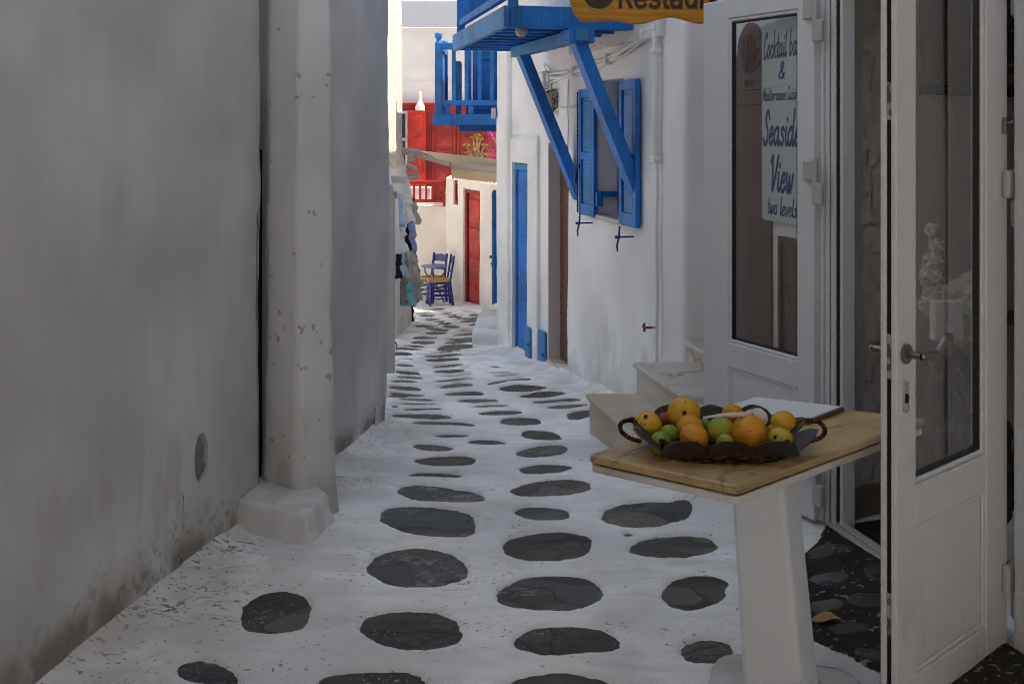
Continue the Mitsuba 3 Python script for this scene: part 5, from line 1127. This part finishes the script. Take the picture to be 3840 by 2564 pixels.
# ------------------------------------------------------------------ chairs and little table
def chair(x, y, deg, label):
    t = thing('taverna_chair', label, 'chair', 'blue rush seated chairs at the far end')
    zf = float(floor_z(y)); c, s = math.cos(math.radians(deg)), math.sin(math.radians(deg))
    Mx = np.array([[c, -s, 0, x], [s, c, 0, y], [0, 0, 1, zf + 0.02], [0, 0, 0, 1.0]]); Mx[:3, :3] *= 0.84
    W = lambda m: m.copy().apply_transform(Mx)
    for sy in (-1, 1):
        part(t, 'leg', W(bar((0.19, sy * 0.19, -0.03), (0.18, sy * 0.18, 0.47), 0.042, 0.042)), 'blue_chair')
        part(t, 'leg', W(cat(bar((-0.24, sy * 0.17, -0.03), (-0.18, sy * 0.17, 0.44), 0.042, 0.042), bar((-0.18, sy * 0.17, 0.42), (-0.255, sy * 0.165, 0.90), 0.042, 0.036))), 'blue_chair')
        for z in (0.12, 0.20, 0.28): part(t, 'rung', W(bar((-0.21, sy * 0.172, z), (0.185, sy * 0.184, z), 0.02, 0.022)), 'blue_chair')
    for z in (0.14, 0.24, 0.34): part(t, 'rung', W(bar((0.186, -0.185, z), (0.186, 0.185, z), 0.022, 0.022, up=(0, 0, 1))), 'blue_chair')
    part(t, 'rung', W(bar((-0.21, -0.17, 0.2), (-0.21, 0.17, 0.2), 0.022, 0.022)), 'blue_chair')
    rng = [(0.215, -0.21), (0.215, 0.21), (-0.19, 0.18), (-0.19, -0.18)]
    part(t, 'seat_frame', W(hull([(px * 0.99, py * 0.99, z) for px, py in rng for z in (0.385, 0.425)])), 'blue_chair')
    sd_ = part(t, 'seat', W(hull([(px * k, py * k, z) for px, py in rng for k, z in ((0.97, 0.426), (1.0, 0.445), (0.93, 0.472))])), 'rush_seat', 30)
    part(t, 'backrest', W(loft([np.array([(-0.238 - 0.02 * math.cos(v_ * 4) + o, v_ , zz(v_)) for v_, o, zz in seq]) for seq in ([(v_, o, (lambda v_: 0.74)) for v_, o in slat_ring], [(v_, o, (lambda v_: 0.84 + 0.045 * math.cos(v_ * 9))) for v_, o in slat_ring])])), 'blue_chair')
    part(t, 'backrest', W(bar((-0.21, -0.165, 0.60), (-0.21, 0.165, 0.60), 0.018, 0.035)), 'blue_chair')
slat_ring = [(v_, -0.009) for v_ in np.linspace(-0.16, 0.16, 9)][::-1] + [(v_, 0.009) for v_ in np.linspace(-0.16, 0.16, 9)]
mat('rush_seat', bump(diffuse(lambda p, n, uv: mix((0.30, 0.165, 0.055), (0.50, 0.31, 0.12), fbm(p.x * 30, p.y * 110, p.z * 60))), lambda p, n, uv: 0.004 * noise(p.x * 20, p.y * 120, p.z * 60), 1.0))
chair(-1.135, 16.60, 192, 'nearer blue taverna chair with rush seat, seen from its side')
chair(-1.30, 17.30, 232, 'farther blue taverna chair with rush seat, its backrest before the round table')
rt = thing('round_table', 'small round blue cafe table with curled iron legs behind the chairs', 'table')
tx0, ty0 = -1.24, 17.05; zf = float(floor_z(ty0))
part(rt, 'tabletop', lathe([(0, 0.60), (0.21, 0.60), (0.218, 0.592), (0.21, 0.582), (0, 0.582)], 36, (tx0, ty0, zf)), mat('cafe_top', plastic((0.12, 0.20, 0.45), 0.12)), 40)
for k in range(3):
    a = 0.5 + k * 2.094; ca, sa = math.cos(a), math.sin(a)
    part(rt, 'leg', tube(spline([(tx0 + r * ca, ty0 + r * sa, zf + z) for r, z in ((0.19, 0.58), (0.17, 0.47), (0.05, 0.36), (0.04, 0.25), (0.12, 0.12), (0.17, 0.0))]), 0.011, 7), 'blue_chair', True)

# ------------------------------------------------------------------ cloths hung on the left house
hr = thing('cloth_rail', 'white wall bracket and rail the knotted cloths hang from', 'rail')
part(hr, 'rail', tube([(-1.22, 11.9, 1.03), (-1.20, 13.65, 0.98)], 0.008, 8), 'white_pvc'); part(hr, 'bracket', box(-1.36, -1.18, 11.93, 11.98, 0.98, 1.06, 0.01), 'white_pvc'); part(hr, 'bracket', box(-1.36, -1.17, 13.55, 13.6, 0.94, 1.02, 0.01), 'white_pvc')
solo('dark_lattice', 'thin dark lattice strip on the corner behind the hanging cloths', 'lattice', cat(box(-1.30, -1.27, 13.74, 13.77, -0.9, 0.72, 0.003), *[box(-1.269, -1.255, 13.74, 13.77, z, z + 0.04, 0.003) for z in np.arange(-1.0, 0.7, 0.11)]), 'hole_dark')
def cloth(color, label, x0, x1, y0, y1, Yd, k, knot=0.35):
    """a scarf: gathered at the top, tied in a knot, flaring below, with folds"""
    r = np.random.default_rng(500 + k); H_ = (y1 - y0) / 2450 * Yd * 0.2338; Wd = 1.5 * (x1 - x0) / 2450 * Yd * 0.2338
    cx = (880.5 + 0.2338 * (x0 + x1) / 2 - 1174) / 2450 * Yd; zt_ = 1.6 - (428 + 0.2338 * y0 - 292) / 2450 * Yd
    n, m_ = 34, 40; t = np.linspace(0, 1, n); ph = r.uniform(0, 6, 4)
    prof = np.interp(t, [0, 0.08, knot - 0.08, knot, knot + 0.07, knot + 0.15, 0.8, 1.0], [0.42, 0.55, 0.62, 0.82, 0.72, 0.50, 0.88, 1.0])
    a = np.arange(m_) * 2 * math.pi / m_; V = []
    for i, ti in enumerate(t):
        fo = 1 + 0.16 * np.sin(5 * a + ph[0] + 2.5 * ti) + 0.10 * np.sin(9 * a + ph[1] - 4 * ti) + 0.10 * math.sin(16 * ti + ph[2]) * np.sin(3 * a + ph[3])
        rr_ = prof[i] * Wd / 2 * fo
        V.append(np.stack([cx + rr_ * np.cos(a) + 0.10 * Wd * math.sin(4 * ti + ph[2]), Yd + 0.6 * rr_ * np.sin(a), zt_ - H_ * ti + 0.02 * np.sin(3 * a + ph[1]) * ti ** 4], 1))
    ms = loft(V[::-1]); v = np.array(ms.vertices); ms.vertices = v + 0.012 * (meshkit.fbm(v * 28 + k, 3, k)[:, None] - 0.5)
    solo('hanging_cloth', label, 'scarf', ms, 'cloth_' + color, True, 'knotted scarves hanging on the left wall')
for k, (c, lab, x0, x1, y0, y1, Yd, kn) in enumerate((
    ('sky', 'light blue knotted scarf at the upper left of the hanging cloths', 110, 190, 65, 380, 12.2, .35), ('white', 'white knotted scarf with a round badge at the top of the hanging cloths', 185, 280, 65, 345, 12.7, .3),
    ('blue', 'slim blue scarf at the top behind the white one', 215, 262, 62, 235, 13.1, .5), ('beige', 'beige scarf hanging out at the upper right of the cloths', 262, 335, 150, 355, 13.4, .25),
    ('black', 'long black scarf in the middle of the cloths', 188, 245, 320, 625, 12.9, .4), ('violet', 'violet blue scarf right of the long black one', 225, 302, 345, 620, 13.1, .45),
    ('white', 'white knotted scarf in the second row, left of the black one', 115, 215, 390, 632, 12.3, .3), ('sky', 'sky blue knotted scarf in the third row', 135, 212, 630, 878, 12.4, .3),
    ('beige', 'long taupe scarf with two eyelets in the third row', 200, 312, 628, 930, 12.8, .3), ('teal', 'teal scarf at the right of the third row', 255, 326, 612, 850, 13.2, .3),
    ('black', 'black scarf at the far left against the gate', 86, 166, 660, 882, 11.9, .4), ('grey', 'dark grey knotted scarf in the lowest row', 105, 215, 880, 1135, 12.3, .2),
    ('mint', 'mint green scarf in the lowest row', 168, 262, 930, 1156, 12.6, .3), ('blue', 'grey blue scarf right of the mint one', 242, 302, 932, 1150, 12.9, .3),
    ('beige', 'taupe scarf with flared hem at the lower right of the cloths', 272, 362, 898, 1100, 13.2, .2), ('navy', 'small navy cloth hanging lowest at the left', 86, 110, 1150, 1245, 11.9, .3))):
    cloth(c, lab, x0, x1, y0, y1, Yd, k, kn)
ring = [tube([(-1.1345 + .018 * math.cos(t), 12.72, 0.02 + .018 * math.sin(t) + z) for t in np.linspace(0, 6.28, 16)], 0.005, 5) for z in (0.0,)]

# ------------------------------------------------------------------ plants on the low far roof
def pot(t, x, y, z, r, h): part(t, 'pot', lathe([(0, 0), (r * .75, 0), (r, h), (r * 1.08, h), (r * 1.08, h + 0.03), (r * .9, h + 0.03), (r * .9, h - .01), (0, h - .01)], 20, (x, y, z)), mat('terracotta', diffuse((0.35, 0.14, 0.07))) if 'terracotta' not in scene else 'terracotta', 40)
ae = thing('succulent', 'pale green tree succulent with rosettes on bare stems above the awning', 'plant')
pot(ae, -0.58, 17.0, 0.76, 0.11, 0.18)
tips = [(-0.70, 1.18), (-0.72, 1.30), (-0.62, 1.42), (-0.55, 1.46), (-0.50, 1.40), (-0.66, 1.24), (-0.56, 1.20), (-0.46, 1.16), (-0.50, 1.10), (-0.62, 1.10), (-0.53, 1.06), (-0.67, 1.02), (-0.36, 1.16), (-0.47, 1.03), (-0.78, 1.12), (-0.58, 1.32), (-0.40, 1.08), (-0.74, 1.06), (-0.44, 1.30)]
stems, lv = [], []
rg = np.random.default_rng(3)
for x, z in tips:
    y = 17.0 + rg.uniform(-.12, .12); b = np.array([-0.58, 17.0, 0.93])
    stems.append(tube(spline([b, b * 0.5 + np.array([x, y, z]) * 0.5 + [0, 0, 0.03], (x, y, z)], 5), [0.016] * 3 + [0.010] * 8, 6))
    for k in range(26):
        el = 0.1 + 1.2 * (k / 26); az = k * 2.4; d_ = np.array([math.cos(az) * math.cos(el), math.sin(az) * math.cos(el), math.sin(el)]); s_ = np.array([-math.sin(az), math.cos(az), 0]); c_ = np.array([x, y, z])
        ln = 0.068 * (1.1 - 0.5 * k / 26)
        lv.append(hull([c_, c_ + d_ * ln * .7 + s_ * .014, c_ + d_ * ln * .7 - s_ * .014, c_ + d_ * ln, c_ + d_ * ln * .6 + [0, 0, .006]]))
part(ae, 'stem', cat(stems), mat('stem_tan', diffuse((0.42, 0.33, 0.24))), True)
k_ = part(ae, 'rosettes', cat(lv), mat('leaf_lime', {'type': 'principledthin', 'base_color': rgb((0.28, 0.30, 0.05)), 'roughness': 0.5, 'diff_trans': 0.5}, two=False))
labels[k_] = {'kind': 'stuff'}
bg = thing('bougainvillea', 'pink flowering bougainvillea on the low roof beside the far balcony', 'plant')
pot(bg, -0.18, 16.6, 0.76, 0.12, 0.2)
st_, fl, lf_ = [], [], []
for k in range(9):
    e = np.array([-0.40 + 0.07 * rg.normal() + 0.03 * k, 16.6 + 0.12 * rg.normal(), 1.02 + 0.075 * (k % 5) + 0.05 * rg.normal()])
    if k > 6: e = np.array([-0.44 + 0.06 * k * .2, 16.6, 1.50 + 0.02 * k * .2])
    b = np.array([-0.18, 16.6, 0.95]); mid = (b + e) / 2 + [0.03, 0, 0.09]; pth = spline([b, mid, e], 8); st_.append(tube(pth, 0.006, 5))
    for q in range(42):
        p = pth[rg.integers(8, len(pth))] + rg.normal(0, 0.032, 3)
        d1 = rg.normal(0, 1, 3); d1 /= np.linalg.norm(d1); d2 = np.cross(d1, rg.normal(0, 1, 3)); d2 /= np.linalg.norm(d2); sz = rg.uniform(0.012, 0.022)
        (fl if rg.random() < 0.72 else lf_).append(trimesh.Trimesh([p - d1 * sz, p + d2 * sz * .7, p + d1 * sz * 1.3, p - d2 * sz * .7, p + np.cross(d1, d2) * sz * .3], [[0, 1, 4], [1, 2, 4], [2, 3, 4], [3, 0, 4]], process=False))
part(bg, 'stems', cat(st_), 'stem_tan', True)
k_ = part(bg, 'flowers', cat(fl), mat('petal_pink', {'type': 'principledthin', 'base_color': rgb((0.62, 0.03, 0.34)), 'roughness': 0.6, 'diff_trans': 0.8}, two=False))
labels[k_] = {'kind': 'stuff'}
k_ = part(bg, 'leaves', cat(lf_), mat('leaf_green', {'type': 'principledthin', 'base_color': rgb((0.10, 0.15, 0.03)), 'roughness': 0.5, 'diff_trans': 0.5}, two=False))

labels[k_] = {'kind': 'stuff'}

# ------------------------------------------------------------------ unseen blocks added behind and over the camera to darken the foreground
bk_ = thing('whitewashed_house', 'unseen house added behind the camera to darken the foreground', 'house')
part(bk_, 'wall', box(-5, 6, -11, -9, -0.6, 7.0, 0.02), 'whitewash')  # closing wall added to hold sky light back from the foreground
part(bk_, 'added_shade_slab', box(-3.2, 3.4, -5.0, 2.1, 2.7, 3.3, 0.02), 'whitewash')  # unseen slab added overhead to shade the near walls and table
